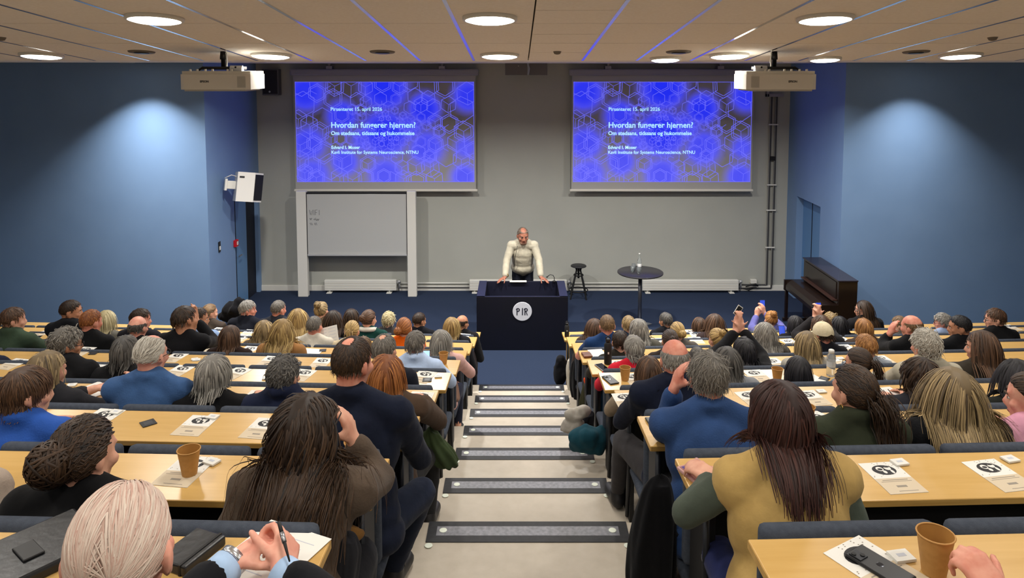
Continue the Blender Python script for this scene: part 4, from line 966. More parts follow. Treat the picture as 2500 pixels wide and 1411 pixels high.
A(3, 61, 892, 'tousled', 'brown', 42, ('desk', 'lap'), 'sweater', '#2c55a8', 'person in bright blue sweater', near=1, dens=3.0, collar=.015, over=dict(L=.095, flow='crown', jit=.12, ca=.002, lift=.15, vol=.10), bw=.98)
A(6, -40, 800, 'short', 'brown', 30, ('desk', 'desk'), 'jacket', '#1c2034', 'person in navy jacket cut by the left edge', skin='pink')
A(2, 203, 1016, 'bun', 'dark', 18, ('lap', 'lap'), 'top', '#131315', 'person in plain black top near the cup', near=1, dens=3.5, over=dict(tie=(-.1, -.97, -.1), bun=.06, bo=.1, vol=.14, jit=.2, shell=.06, ca=.02))
A(1, 287, 1175, 'thin', 'pink', -10, 'LAN', 'suit_jacket', '#121318', 'person in black jacket with pale blue cuffs holding a pen', skin='pink', near=2, dens=6.0, collar=.02, lean=.1, hs=1.1, over=dict(w=.007, L=.085, M=8, flow='back', mask='short', shell=.004, vol=.035, jit=.06, hug=.3, lift=.03))
A(2, 748, 958, 'wavy', 'dark', 26, ('lap', 'CHIN_R'), 'cardigan', '#55483d', 'person in taupe cardigan resting cheek on hand', near=1, dens=4.0, lean=.22, over=dict(L=.50, M=20, ca=.024, cf=32, vol=.26, w=.010))
A(3, 859, 817, 'spot', 'dark', 24, ('desk_in', 'desk'), 'suit_jacket', '#151b2c', 'person in navy blazer', near=1, dens=3.0, bw=1.2, fat=.02, collar=.02, skin='red', over=dict(L=.026, vol=.03), trs='#1d2436', legs={1: ((.27, .34, .52), (.12, .40, .10), (.16, .55, .04))})
A(4, 943, 864, 'bob', 'red', 2, ('desk', 'desk'), 'jacket', '#4a3a2e', 'person in brown jacket', near=1, dens=2.0, over=dict(vol=.16), legs={1: ((.22, .38, .50), (.20, .36, .1), (.22, .52, .04))})
A(2, -112, 958, 'short', 'lbrown', 20, ('lap', 'lap'), 'sweater', '#a8998c', 'person in beige sweater leaning forward at the left edge', near=1, lean=.2, fat=.04, bw=1.25, shift=-.1)
# ---------------- right block
A(9, 1453, 774, 'long', 'brown', 0, ('lap', 'lap'), 'cardigan', '#3a2e28', 'person in dark brown cardigan', over=dict(L=.32))
A(8, 1484, 767, 'crop', 'lbrown', 0, ('desk', 'lap'), 't_shirt', '#1e3a66', 'person in blue t-shirt', skin='red')
A(7, 1515, 802, 'short', 'dark', 0, ('desk', 'lap'), 'shirt', '#2a2620', 'person in dark olive shirt')
A(9, 1536, 768, 'short', 'dblond', 5, ('lap', 'lap'), 'shirt', '#2d3a4c', 'person in blue grey shirt')
A(8, 1561, 776, 'wavy', 'silver', 0, ('lap', 'lap'), 'cardigan', '#5a574f', 'person in grey cardigan', over=dict(L=.26))
A(6, 1550, 815, 'shortbob', 'silver', -6, ('desk', 'desk'), 'top', '#c81e32', 'person in bright red top', skin='red', over=dict(L=.09))
A(10, 1627, 760, 'short', 'dgrey', -25, ('lap', 'lap'), 'jacket', '#15161c', 'person in black jacket', skin='tan')
A(7, 1637, 799, 'bun', 'dark', 0, ('lap', 'lap'), 'top', '#2e2622', 'person in dark top')
A(8, 1655, 782, 'bun', 'blond', 0, ('lap', 'lap'), 'sweater', '#55504a', 'person in stone sweater', over=dict(tie=(.25, -.95, -.1)))
A(4, 1648, 824, 'bald', 'silver', 0, ('desk', 'lap'), 'blazer', '#141a2c', 'person in dark navy blazer', skin='red', near=1, dens=2.5, bw=1.12, collar=.02, trs='#3c3a3c', legs={-1: ((-.24, .42, .52), (-.25, .58, .1), (-.28, .72, .04))})
A(5, 1586, 860, 'bob', 'brown', 0, ('desk', 'lap'), 'cardigan', '#8a7a66', 'person in beige cardigan')
A(10, 1709, 770, 'bob', 'brown', 0, ('lap', 'lap'), 'top', '#6a5a58', 'person in mauve top')
A(9, 1747, 763, 'long', 'brown', 0, ('lap', 'lap'), 'top', '#3c3030', 'person in brown top')
A(7, 1753, 797, 'topbun', 'blond', -15, ('lap', 'lap'), 'blouse', '#4c463e', 'person in khaki blouse', over=dict(bun=.03))
A(6, 1704, 838, 'crop', 'dgrey', 0, ('lap', 'lap'), 'sweater', '#2c2c30', 'person in charcoal sweater')
A(5, 1778, 840, 'bob', 'dgrey', 5, ('lap', 'lap'), 'sweater', '#8b8d92', 'person in light grey sweater', dens=1.5)
A(3, 1730, 854, 'tousled', 'grey', 0, ('CHIN_L', 'desk'), 'sweater', '#2d4672', 'person in denim blue sweater hand to cheek', near=1, dens=3.5, bw=1.18, fat=.01, skin='red', collar=.01, lean=.16, over=dict(L=.05, vol=.09, lift=.3))
A(6, 1819, 823, 'shortbob', 'black', -5, 'RAISE6', 'hoodie', '#101013', 'person in black hoodie raising a white phone', over=dict(w=.011), near=1, dens=.9)
A(10, 1883, 758, 'topbun', 'ginger', 0, 'RAISE10', 'top', '#5f5f9c', 'person in violet top raising a phone', near=1, dens=.9)
A(7, 1870, 784, 'wavy', 'silver', -5, ('lap', 'lap'), 'cardigan', '#4a4640', 'person in brown grey cardigan', dens=1.2, over=dict(L=.34))
A(9, 1944, 767, 'bob', 'black', 0, ('lap', 'lap'), 'jacket', '#111114', 'person in black jacket holding a lit phone', over=dict(w=.012, ca=0))
A(8, 2006, 768, 'bob', 'brown', 0, 'RAISE9', 'jacket', '#1c1a1c', 'person in black jacket filming with a phone', near=1, dens=.8)
A(10, 2029, 759, 'curly', 'dblond', 0, ('lap', 'lap'), 'top', '#3a342e', 'person in dark taupe top')
A(9, 2052, 768, 'bob', 'black', 0, ('lap', 'lap'), 'sweater', '#121214', 'person in black sweater')
A(7, 2011, 784, 'short', 'dark', -15, ('lap', 'lap'), 't_shirt', '#14151c', 'person in beige baseball cap and black t-shirt', cap='#cfc3a6', skin='red')
A(10, 2111, 733, 'long', 'dark', -68, ('lap', 'lap'), 'sweater', '#1a191c', 'person in black sweater wearing dark glasses', face=1, glass=1)
A(8, 2111, 774, 'shortbob', 'ginger', -10, ('lap', 'lap'), 'top', '#40342c', 'person in brown top')
A(6, 2116, 810, 'short', 'ginger', -15, ('lap', 'lap'), 'shirt', '#9aa0a8', 'person in grey checked shirt with glasses', glass=1)
A(6, 1973, 804, 'bob', 'ash', 0, ('lap', 'lap'), 'blouse', '#a8a49a', 'person in pale grey blouse', over=dict(ca=.001))
A(5, 1950, 860, 'bob', 'black', 5, ('lap', 'lap'), 'jacket', '#141416', 'person in black jacket', dens=1.5, over=dict(w=.014, ca=0, jit=.04, vol=.10))
A(5, 2098, 841, 'pony', 'dark', -35, ('lap', 'lap'), 'shirt', '#7a7d80', 'person in grey shirt with glasses', glass=1, dens=1.4, over=dict(L=.2))
A(7, 2229, 767, 'bald', 'lbrown', -30, ('CHIN_L', 'lap'), 'sweater', '#121214', 'person in black sweater hand to face', skin='red', face=1)
A(9, 2198, 767, 'short', 'lbrown', -45, ('lap', 'lap'), 'shirt', '#5a544c', 'person in khaki shirt')
A(9, 2303, 761, 'curly', 'silver', -55, ('lap', 'lap'), 'shirt', '#8fa0c0', 'person in pale blue shirt with glasses', glass=1, skin='red', face=1)
A(7, 2346, 767, 'crop', 'black', -60, ('lap', 'lap'), 'shirt', '#101013', 'person in black shirt', skin='tan', face=1)
A(8, 2433, 751, 'short', 'brown', -62, ('lap', 'lap'), 't_shirt', '#111113', 'person in black t-shirt with glasses', glass=1, face=1)
A(5, 2262, 802, 'curly', 'white', -12, ('desk', 'desk'), 'jacket', '#b3ab98', 'person in beige jacket', skin='pink', near=1, dens=1.8, collar=.015)
A(5, 2400, 804, 'long', 'brown', -52, ('desk', 'lap'), 'coat', '#3a342c', 'person in dark coat turned left', near=1, dens=1.6, face=1, over=dict(L=.34))
A(4, 2252, 872, 'wavy', 'dark', -5, ('desk_in', 'desk'), 'jacket', '#23232a', 'person in dark jacket bent over the desk', near=1, dens=1.6, pitch=35, over=dict(L=.2, ca=.016))
A(3, 2088, 888, 'pony', 'dark', -22, ('lap', 'desk'), 'shirt', '#33382a', 'person in olive shirt with gold earring', near=1, dens=3.0, collar=.03, earring=1, over=dict(tie=(.35, -.9, -.35), L=.27, tail=230, tw=.022, ca=.012, cf=26, vol=.07))
A(3, 2328, 893, 'long', 'ash', -6, ('lap', 'lap'), 'sweater', '#141518', 'person in black sweater', near=1, dens=4.5, over=dict(L=.42, partx=0, vol=.10))
A(4, 2487, 869, 'bob', 'black', -5, ('lap', 'lap'), 'jacket', '#1c1e1a', 'person in dark jacket at the right edge', over=dict(L=.3, w=.013, ca=0))
A(3, 2522, 905, 'bun', 'dark', -48, ('desk', 'desk'), 'blouse', '#e0a0b8', 'person in pink blouse at the right edge', near=1, dens=2.0, face=1, skin='pink')
A(2, 1905, 925, 'long', 'auburn', -10, ('RAT', 'lap'), 'vest', '#b99a5e', 'person in sand vest over olive shirt', near=1, dens=4.0, sleeve2='#4a5248', lean=.2, bw=.95, fat=.025, trs='#1c2450', over=dict(L=.27, M=13, ca=.010, cf=20, vol=.14, w=.010))
A(1, 2800, 1150, 'short', 'brown', -20, ('RAU', 'lap'), 'sweater', '#22242c', 'person beyond the right edge resting a hand on the desk', near=2, skin='red', lean=.1)

# ---------------- resolve places
def place(p):
    k = p['row']; side = 1 if p['u'] > X0 else -1; lean = p.get('lean', .12); a = math.tan(row_a(k)); Y = row_y(k)-.68; X = 0
    off = .13*p.get('hs', 1)
    for _ in range(6):
        hipy = row_y(k)-.68+max(0, abs(X)-.6)*a; P = at_y(p['u'], p['vt'], hipy+lean); X = P.x
    return Vector((X-p.get('shift', 0)*0, hipy, row_z(k))), P.z-off-row_z(k), side
H0 = 1.10
for p in PEOPLE:
    root, h, side = place(p); p['root'], p['h'], p['side'] = root, h, side
    lib = not p['near']
    hh = H0 if lib else max(.8, h); p['scale'] = h/H0 if lib else 1.0
    arms = p['arms']; head = np.array([p.get('shift', 0), p.get('lean', .12), hh])
    if arms == 'LAN':
        wl, wr_ = at_z(552, 1385, root.z+.80)-root, at_z(690, 1402, root.z+.79)-root
        arms = (((-.05, .25, .76), wl, (.60, .62, .22), (.35, .1, -1), (.55, .6, .65, .7)), ((.45, .28, .74), wr_, (-.12, .9, .42), (-.75, .35, -.5), (.62, .66, .7, .75)))
    elif isinstance(arms, str) and arms.startswith('RAISE'):
        pts = {'RAISE6': ((1797, 808), (1812, 806)), 'RAISE10': ((1847, 772), (1866, 765)), 'RAISE9': ((1990, 775), (2003, 772))}[arms]
        Yw = root.y+(.42 if arms != 'RAISE6' else .5); out = []
        for s, (uu, vv) in zip((-1, 1), pts):
            wv = at_y(uu, vv, Yw)-root; e = np.array([s*.2, .30, max(.85, (wv.z+.9)/2-.08)]); out.append((e, np3(wv), (-.1*s, .1, 1), (-s*.6, .6, 0), (.2, .22, .25, .3) if arms == 'RAISE6' else (.5, .55, .6, .6)))
        arms = tuple(out)
    else:
        arms = list(arms)
        for i, (a_, s) in enumerate(zip(arms, (-1, 1))):
            if a_ in ('CHIN_L', 'CHIN_R'):
                c = CHIN_L if a_ == 'CHIN_L' else CHIN_R; arms[i] = (c[0], head+np.array(c[1]), c[2], c[3], (.35, .4, .45, .5))
            elif a_ == 'RAT':
                arms[i] = ((-.30, .20, .80), np3(at_z(1738, 1168, root.z+.79)-root), (-.45, .9, 0), (.3, 0, -1), (.3, .3, .35, .4))
            elif a_ == 'RAU':
                wv = at_z(2440, 1462, root.z+.81)-root; arms[i] = ((wv.x+.08, wv.y-.24, .80), np3(wv), (-.2, .85, .45), (.1, .5, -.85), (.75, .7, .7, .75))
        arms = tuple(arms)
    kw = dict(h=hh, lean=p.get('lean', .12), yaw=p['yaw'], pitch=p.get('pitch', 8), roll=p.get('roll', 0), arm_l=arms[0], arm_r=arms[1], bw=p.get('bw', 1.0), hs=p.get('hs', 1.0), fat=p.get('fat', 0), legs=p.get('legs'), shift=p.get('shift', 0))
    key = repr((p['yaw'], p.get('pitch', 8), p.get('roll', 0), p.get('hs', 1), p['arms'], p.get('collar', 0), p['topname'] in ('t_shirt',))) if lib else id(p)
    if key in CACHE: p['c'] = CACHE[key]; continue
    pr, J = person_prims(**kw); vb = {0: .014, 1: .0115, 2: .0062}[int(p['near'])]
    c = {'J': J}; sd = len(CACHE)+1
    c['body'] = request_remesh('body', pr, vb, smooth=2, dec=.42)
    sl = 'short' if p['topname'] == 't_shirt' else (False if 'sleeve2' in p else True)
    if 'sleeve2' in p:
        c['shirt'] = request_remesh('shirt', garment(pr, J, True, 0, 0), .014, .005, folds(sd, .003, 20))
        c['top'] = request_remesh(p['topname'], garment(pr, J, False, 0, p.get('collar', 0)), .013, .020, folds(sd+50, .009, 13))
    else: c['top'] = request_remesh(p['topname'], garment(pr, J, sl, 0, p.get('collar', 0)), .015 if p['near'] else .022, .012, folds(sd, .007 if p['near'] else .004, 15), dec=.8)
    c['trousers'] = request_remesh('trousers', trousers(pr), .024 if p['near'] else .034, .010, folds(sd+9, .003, 18), dec=.7)
    for sx, sd_ in (('shoe_l', -1), ('shoe_r', 1)): c[sx] = request_remesh('shoe', shoe(J, sd_), .014 if p['near'] else .024, .004, dec=.6)
    CACHE[key] = c; p['c'] = c
run_remesh()
HAIRC = {}
def cap_hat(root, J, col):
    H, R = J['H'], J['R']; mt = mat('cap fabric', col, .9, col2='#c4b898', scale=30, bump=.2, bscale=200); P = lambda x, y, z: tuple(H + R @ np.array([x, y, z]))
    m = MB(); nu = 28; vs = []; fs = []; rr = HEAD_R*1.17
    rows = [(.02+.0*i, a) for i, a in enumerate(np.linspace(0, 1, 8))]
    for j in range(9):
        th = math.radians(2+ (98-2)*j/8)
        for i in range(nu):
            ph = 2*math.pi*i/nu; x, y, z = math.sin(th)*math.cos(ph), math.sin(th)*math.sin(ph), math.cos(th)
            if j >= 6 and y < -.75 and abs(x) < .42: z += .16*(j-5)/3*(1-abs(x)/.42)
            vs.append(P(*(HEAD_C+np.array([x, y, z])*rr)))
    for j in range(8):
        for i in range(nu): fs.append((j*nu+i, (j+1)*nu+i, (j+1)*nu+(i+1) % nu, j*nu+(i+1) % nu))
    m.add(vs, fs); c = m.build('baseball_cap', mt, root, True)
    MB().ell(P(*(HEAD_C+np.array([0, 0, rr[2]+.002]))), (.009, .009, .006)).build('cap_button', mt, c, True)
    b = MB(); vs = []; n = 12
    for k, (dr, dz) in enumerate(((0, 0), (.035, -.008), (.07, -.022))):
        for i in range(n+1):
            a = math.radians(25+130*i/n); vs.append(P(*(HEAD_C+np.array([math.cos(a)*(rr[0]+.002), math.sin(a)*(rr[1]+dr*math.sin(math.pi*i/n)**.6), -.006+dz]))))
    b.add(vs, [(k*(n+1)+i, k*(n+1)+i+1, (k+1)*(n+1)+i+1, (k+1)*(n+1)+i) for k in range(2) for i in range(n)]); br = b.build('brim', mt, c, True)
    sm = br.modifiers.new('s', 'SOLIDIFY'); sm.thickness = .004
# label order from the aisle inside each row
from collections import defaultdict
grp = defaultdict(list)
for p in PEOPLE: grp[(p['row'], p['side'])].append(p)
for (k, s), L_ in grp.items():
    for i, p in enumerate(sorted(L_, key=lambda p: abs(p['root'].x))): p['ordn'] = i+1
for i, p in enumerate(PEOPLE):
    c, J = p['c'], p['c']['J']
    lab = '%s, %s from aisle, %s row, %s block' % (p['desc'], ORD[p['ordn']], ROWN[p['row']], SIDE[p['side']])
    if len(lab.split()) > 16: lab = '%s, %s row, %s block' % (p['desc'], ROWN[p['row']], SIDE[p['side']])
    t = thing('person', lab, 'person', p['root'], 0 if p['near'] else row_a(p['row'])*p['side'], 'seated audience'); t.scale = (p['scale'],)*3
    p['obj'] = t
    b = link('body', c['body']['mesh'], t); set_mat(b, SK[p['skin']])
    if 'sleeve2' in p: o = link('shirt', c['shirt']['mesh'], t); set_mat(o, cloth(p['sleeve2']))
    o = link(p['topname'], c['top']['mesh'], t); set_mat(o, cloth(p['topc'], 'sweater' in p['topname'] or p['topname'] == 'cardigan'))
    o = link('trousers', c['trousers']['mesh'], t); set_mat(o, cloth(p.get('trs', ('#1c1d22', '#23283a', '#2a2a2c', '#1a1a1e')[i % 4])))
    for sx in ('shoe_l', 'shoe_r'): o = link('shoe', c[sx]['mesh'], t); set_mat(o, mat('shoe leather', '#19181a', .5))
    dens = p.get('dens', .75); dens = dens*.66 if dens > 1 else dens*.78; hk = (id(c), p['style'], dens, repr(p.get('over')))
    if hk not in HAIRC: HAIRC[hk] = hair_mesh(p['style'], J, seed=i+3, dens=dens, over=p.get('over'))
    if p['hc'] == 'pink': hm = hair_mat(*HC['pink'])
    else: hm = hair_mat(*HC[p['hc']])
    if not p.get('cap'): o = link('hair', HAIRC[hk], t); set_mat(o, hm)
    else:
        o = link('hair', HAIRC[hk], t); set_mat(o, hm); cap_hat(t, J, p['cap'])
    if p.get('glass'): glasses(J, 0).build('glasses', M_blk, t, True)
    if p.get('face'): face_parts(J, t)
    if p.get('earring'):
        e = J['H'] + J['R'] @ np.array([-.083, -.004, -.052]); MB().tube([tuple(e+np.array([0, .012*math.cos(a), .012*math.sin(a)])) for a in np.linspace(0, 6.28, 13)], .0022, 5, False).build('earring', mat('gold', '#d8b25a', .25, metal=1), t, True)
    if p.get('scarf'):
        sc = MB(); nb = J['nb']; sc.tube([tuple(nb+np.array([.085*math.cos(a), .075*math.sin(a)-.01, .015-.02*math.sin(a)])) for a in np.linspace(0, 6.28, 17)], .028, 8, False); sc.build('collar', cloth(p['scarf']), t, True)

# ================================================================== the lecturer
def lecturer():
    pr = Prims(); R = rot_head(-12, 14, 0); hs = 1.16; H = np.array([0, .24, 1.565])
    hip, waist, chest, sh, nb = [np.array(v) for v in ((0, 0, .94), (0, .05, 1.10), (0, .11, 1.26), (0, .16, 1.40), (0, .18, 1.45))]
    pr.ell(hip, (.17, .125, .13), None, 'pelvis'); pr.ell(waist, (.175, .145, .16), None, 'torso'); pr.ell(chest, (.18, .13, .17), None, 'torso'); S = {s: sh+np.array([s*.19, 0, -.02]) for s in (-1, 1)}
    pr.cap(S[-1], S[1], .07, .07, 'torso'); pr.ell((0, .02, .965), (.192, .158, .12), None, 'torso'); pr.ell((0, .08, 1.18), (.178, .142, .17), None, 'torso')
    for s in (-1, 1): pr.cap(sh+np.array([s*.12, 0, .005]), nb+np.array([s*.02, 0, .02]), .055, .05, 'torso')
    pr.cap(nb, H+R @ (np.array([0, -.02, -.06])*hs), .064, .06, 'neck'); head_prims(pr, H, R, hs)
    J = dict(H=H, R=R, nb=nb, sh=sh, S=S, chest=chest, waist=waist, hip=hip, hs=hs, bw=1.1)
    for s in (-1, 1):
        e, w = np.array([s*.275, .25, 1.14]), np.array([s*.30, .44, .905]); pr.cap(S[s], e, .06, .048, 'upper_arm'); pr.cap(e, w, .046, .032, 'fore_arm')
        hand(pr, w, (s*.6, .55, -.15), (0, .1, -1), s if False else (1 if np.cross(np.array([s*.6, .55, -.15]), np.array([0, .1, -1]))[0]*-s > 0 else -1), (.15, .18, .2, .25), 1.05)
        pr.cap((s*.09, 0, .90), (s*.1, .04, .50), .09, .062, 'thigh'); pr.cap((s*.1, .04, .5), (s*.1, 0, .09), .058, .042, 'shin'); pr.cap((s*.1, -.03, .05), (s*.12, .14, .035), .04, .034, 'foot')
        J['A%d' % s], J['T%d' % s] = np.array([s*.1, 0, .09]), np.array([s*.12, .14, .035])
    b = request_remesh('body', pr, .0085, smooth=2); t = request_remesh('sweater', garment(pr, J, True, 0, .012), .010, .014, folds(77, .0022, 34)); q = request_remesh('trousers', trousers(pr), .016, .012, folds(5, .003, 16))
    sh_ = [request_remesh('shoe', shoe(J, s), .012, .004) for s in (-1, 1)]; run_remesh()
    root = thing('person', 'person in cream sweater leaning with both hands on the lectern', 'person', (.10, 12.53, 0), math.pi)
    for nm, hd_, m in (('body', b, mat('skin lecturer', '#b0745c', .5, col2='#9c6450', scale=22)), ('sweater', t, cloth('#c4bda9', True)), ('trousers', q, cloth('#1b1e2a')), ('shoe', sh_[0], M_blk), ('shoe', sh_[1], M_blk)): o = link(nm, hd_['mesh'], root); set_mat(o, m)
    o = link('hair', hair_mesh('thin', J, 91, 1.6, over=dict(shell=.03, vol=.07)), root); set_mat(o, hair_mat('#4a3b30', '#8f8272')); face_parts(J, root, '#6a332c')
    P = lambda x, y, z: tuple(H+R @ (np.array([x, y, z])*hs)); g = Prims(); g.ell(P(0, .055, -.088), (.05*hs, .042*hs, .03*hs), R)
    for s in (-1, 1): g.cap(P(s*.05, .03, -.06), P(s*.03, .07, -.095), .02, .02)
    h_ = request_remesh('beard', g, .008, 0, folds(3, .002, 90)); run_remesh(); o = link('beard', h_['mesh'], root); set_mat(o, mat('beard stubble', '#6d4636', .8, col2='#8a6a56', scale=120))
    w = np.array([.285, .42, .93]); MB().tube([tuple(w+np.array([.037*math.cos(a), .02*math.sin(a), .034*math.sin(a)])) for a in np.linspace(0, 6.28, 17)], .012, 6, False).build('wristband', mat('amber band', '#8a6a24', .4), root, True)
    MB().tube([(.09, .29, 1.40), (.11, .27, 1.30), (.13, .255, 1.18), (.15, .21, 1.02)], .004, 5).build('microphone_cable', M_blk, root, True)
lecturer()

# ================================================================== things on the desks
def desk_z(k): return row_z(k)+HD
def desk_pt(k, u, v): return at_z(u, v, desk_z(k))
M_paper = mat('white paper', '#dcdad4', .7); M_beige = mat('flyer lower print', '#c9b9a0', .7); M_inkb = mat('flyer ink', '#1b1a1e', .6); M_dots = mat('flyer pale print', '#b8bcc6', .7)
def flyer_meshes():
    b = MB().box(-.074, .074, -.105, .105, 0, .0012).mesh('sheet'); b.materials.append(M_paper)
    l = MB().add([(-.0735, -.1045, .0014), (.0735, -.1045, .0014), (.0735, -.005, .0014), (-.0735, -.005, .0014)], [(0, 1, 2, 3)]).mesh('lower_print'); l.materials.append(M_beige)
    e = MB(); n = 22
    def disc(cx, cy, rx, ry, z, mi, a0=0, a1=2*math.pi):
        e.cur = mi; P = [(cx+rx*math.cos(a0+(a1-a0)*i/n), cy+ry*math.sin(a0+(a1-a0)*i/n), z) for i in range(n)]; e.add(P, [tuple(range(n))])
    disc(0, .05, .046, .034, .0016, 0); disc(-.014, .058, .014, .015, .0019, 1); disc(.019, .061, .013, .014, .0019, 1); disc(-.004, .036, .007, .010, .0019, 1); disc(.026, .036, .006, .013, .0019, 1); disc(-.014, .055, .010, .007, .0022, 0); disc(.02, .069, .012, .005, .0022, 0)
    e = e.mesh('emblem_print'); e.materials.append(M_inkb); e.materials.append(M_paper)
    t = MB(); r = random.Random(2)
    for y, x0, x1, h in ((-.018, -.05, .05, .004), (-.028, -.06, .06, .0025), (-.09, -.03, .045, .003), (-.06, -.02, .02, .012)): t.box(x0, x1, y-h/2, y+h/2, .0015, .0017)
    for i in range(26): x, y = r.uniform(-.07, .07), r.uniform(.005, .1); t.box(x-.002, x+.002, y-.0015, y+.0015, .0014, .0016)
    t = t.mesh('text_print'); t.materials.append(mat('flyer text', '#8d8478', .7)); return dict(sheet=b, lower_print=l, emblem_print=e, text_print=t)
FM = flyer_meshes()
FL = {}
def on_desk(name, label, cat, k, u, v, rot=0, group=None, dz=0):
    p = desk_pt(k, u, v); p.z += dz; return thing(name, label, cat, p, math.radians(rot), group)
flyers = [(1, 2142, 1385, 28), (2, 2178, 1166, 4), (2, 2440, 1160, 8), (2, 452, 1150, -6), (3, 243, 1022, -6), (3, 477, 1039, -4), (3, 640, 1046, -6), (3, 2012, 1030, 30), (4, 622, 972, -5), (4, 1024, 975, -4), (4, 1530, 978, 4), (4, 1838, 973, 10), (4, 1983, 972, 8),
          (5, 436, 906, -10), (5, 575, 911, -20), (5, 737, 916, -10), (5, 1033, 920, -14), (5, 1552, 926, 8), (5, 1848, 917, 4), (5, 30, 889, -10), (6, 427, 873, -8), (6, 658, 881, -6), (6, 783, 886, -4), (6, 1514, 891, 2), (6, 1893, 887, 10), (6, 2040, 882, 16), (6, 2158, 880, 6),
          (7, 62, 851, -8), (7, 516, 851, -8), (7, 606, 855, -6), (7, 742, 862, 20), (7, 1468, 871, -10), (7, 2068, 851, 4), (7, 2170, 850, 10), (8, 520, 822, -8), (8, 588, 826, -8), (8, 1700, 831, 0), (8, 1608, 834, 4), (8, 1930, 836, 14), (8, 2060, 832, 8), (8, 106, 813, -30), (9, 530, 807, -8), (9, 606, 812, -6), (9, 1130, 822, -10), (9, 1700, 818, 0), (9, 2052, 817, 8), (9, 2470, 800, 10), (6, 200, 858, -4), (10, 1690, 812, 0)]
cnt = {}
for k, u, v, rot in sorted(flyers, key=lambda f: (f[0], abs(f[1]-X0))):
    side = 1 if u > X0 else -1; cnt[(k, side)] = cnt.get((k, side), 0)+1
    t = on_desk('flyer', 'printed flyer with round black emblem, %s from aisle on %s row desk, %s block' % (ORD[cnt[(k, side)]], ROWN[k], SIDE[side]), 'flyer', k, u, v, rot+row_a(k)*side*57, 'event flyers on the desks', .0005)
    for nm, me in FM.items():
        o = link(nm, me, t)
        if nm in ('text_print', 'emblem_print'): o['kind'] = 'stuff'
# small white boxed favours
cnt = {}
for k, u, v, rot in sorted([(1, 2200, 1363, 10), (2, 2196, 1132, 12), (2, 2466, 1124, 14), (2, 517, 1130, -25), (3, 283, 1008, -12), (3, 520, 1020, -12), (3, 2203, 1051, 20), (3, 2150, 1012, 8), (4, 995, 972, 20), (4, 175, 942, 10), (4, 2005, 957, 8), (5, 1070, 920, 6), (5, 480, 880, 12), (5, 650, 925, 8), (5, 2150, 952, 10), (6, 475, 878, 20), (6, 1860, 890, 14), (7, 340, 855, 10), (8, 555, 812, 10), (6, 2052, 876, 10)], key=lambda f: (f[0], abs(f[1]-X0))):
    side = 1 if u > X0 else -1; cnt[(k, side)] = cnt.get((k, side), 0)+1
    t = on_desk('favour_box', 'small flat white box, %s from aisle on %s row desk, %s block' % (ORD[cnt[(k, side)]], ROWN[k], SIDE[side]), 'box', k, u, v, rot, 'small white boxes on the desks', .002)
    MB().box(-.028, .028, -.022, .022, 0, .008, .001).build('carton', M_white, t); MB().box(-.012, .012, -.006, .006, .008, .0084).build('print', M_dots, t)
# black square cards
for k, u, v, rot, n in ((3, 362, 1034, 42, 'beside the third left-block flyers'), (1, 2368, 1374, 30, 'behind the nearest paper cup'), (5, 2012, 925, 50, 'near the water bottle'), (4, 634, 970, 14, 'on a flyer by the navy collar'), (5, 1043, 928, 2, 'by the aisle end of a left desk'), (7, 92, 823, 6, 'at the far left'), (6, 228, 863, 2, 'before clasped hands on the left'), (7, 788, 856, 10, 'behind the camel coat'), (6, 726, 888, 6, 'behind the navy raised collar'), (4, 2400, 968, 12, 'right of the black sweater'), (8, 1330, 0, 0, '')):
    if not n: continue
    t = on_desk('black_card', 'small black square card on the desk '+n, 'card', k, u, v, rot, 'small black cards', .002)
    MB().box(-.034, .034, -.034, .034, 0, .003, .001).build('card', M_black, t); MB().box(-.02, .02, -.02, .02, .003, .0034).build('card_print', mat('card print', '#2b2d33', .4), t)
# paper cups
M_cup = mat('kraft paper cup', '#b98a4e', .7, col2='#b08247', scale=60); M_cupi = mat('cup inner', '#a8793c', .6)
def cup(k, u, v, label, sticker=False, s=1.0):
    t = on_desk('paper_cup', label, 'cup', k, u, v, 0, 'brown paper cups', .001)
    MB().lathe([(.027*s, 0), (.041*s, .098*s)], 28, cap=False).build('cup_wall', M_cup, t, True)
    MB().lathe([(.0262*s, .006*s), (.0402*s, .098*s)], 28, cap=False).build('cup_inside', M_cupi, t, True)
    MB().lathe([(.0, .006*s), (.0265*s, .006*s)], 28, cap=False).build('cup_bottom', M_cupi, t)
    MB().tube([(.0415*s*math.cos(a), .0415*s*math.sin(a), .098*s) for a in np.linspace(0, 2*math.pi, 29)], .0022*s, 6, False).build('rolled_rim', M_cup, t, True)
    if sticker:
        m = MB(); vs = []
        for z in (.022, .042):
            for i in range(5):
                a = math.radians(-128+9*i); r = .0275+.014*z/.098; vs.append((r*math.cos(a), r*math.sin(a), z))
        m.add(vs, [(i, i+1, 6+i, 5+i) for i in range(4)]).build('sticker', mat('cup sticker', '#3c4356', .5), t)
cup(2, 463, 1158, 'brown paper cup standing on a flyer behind the black top sitter'); cup(2, 868, 1138, 'brown paper cup beside the taupe cardigan elbow')
cup(1, 2280, 1398, 'nearest brown paper cup with a dark sticker', True, 1.05); cup(3, 1968, 1038, 'brown paper cup beside the sand vest'); cup(5, 1897, 931, 'brown paper cup left of the water bottle desk'); cup(5, 1526, 928, 'brown paper cup near the right aisle desk end'); cup(6, 1083, 888, 'brown paper cup beside the fluffy pink sweater')
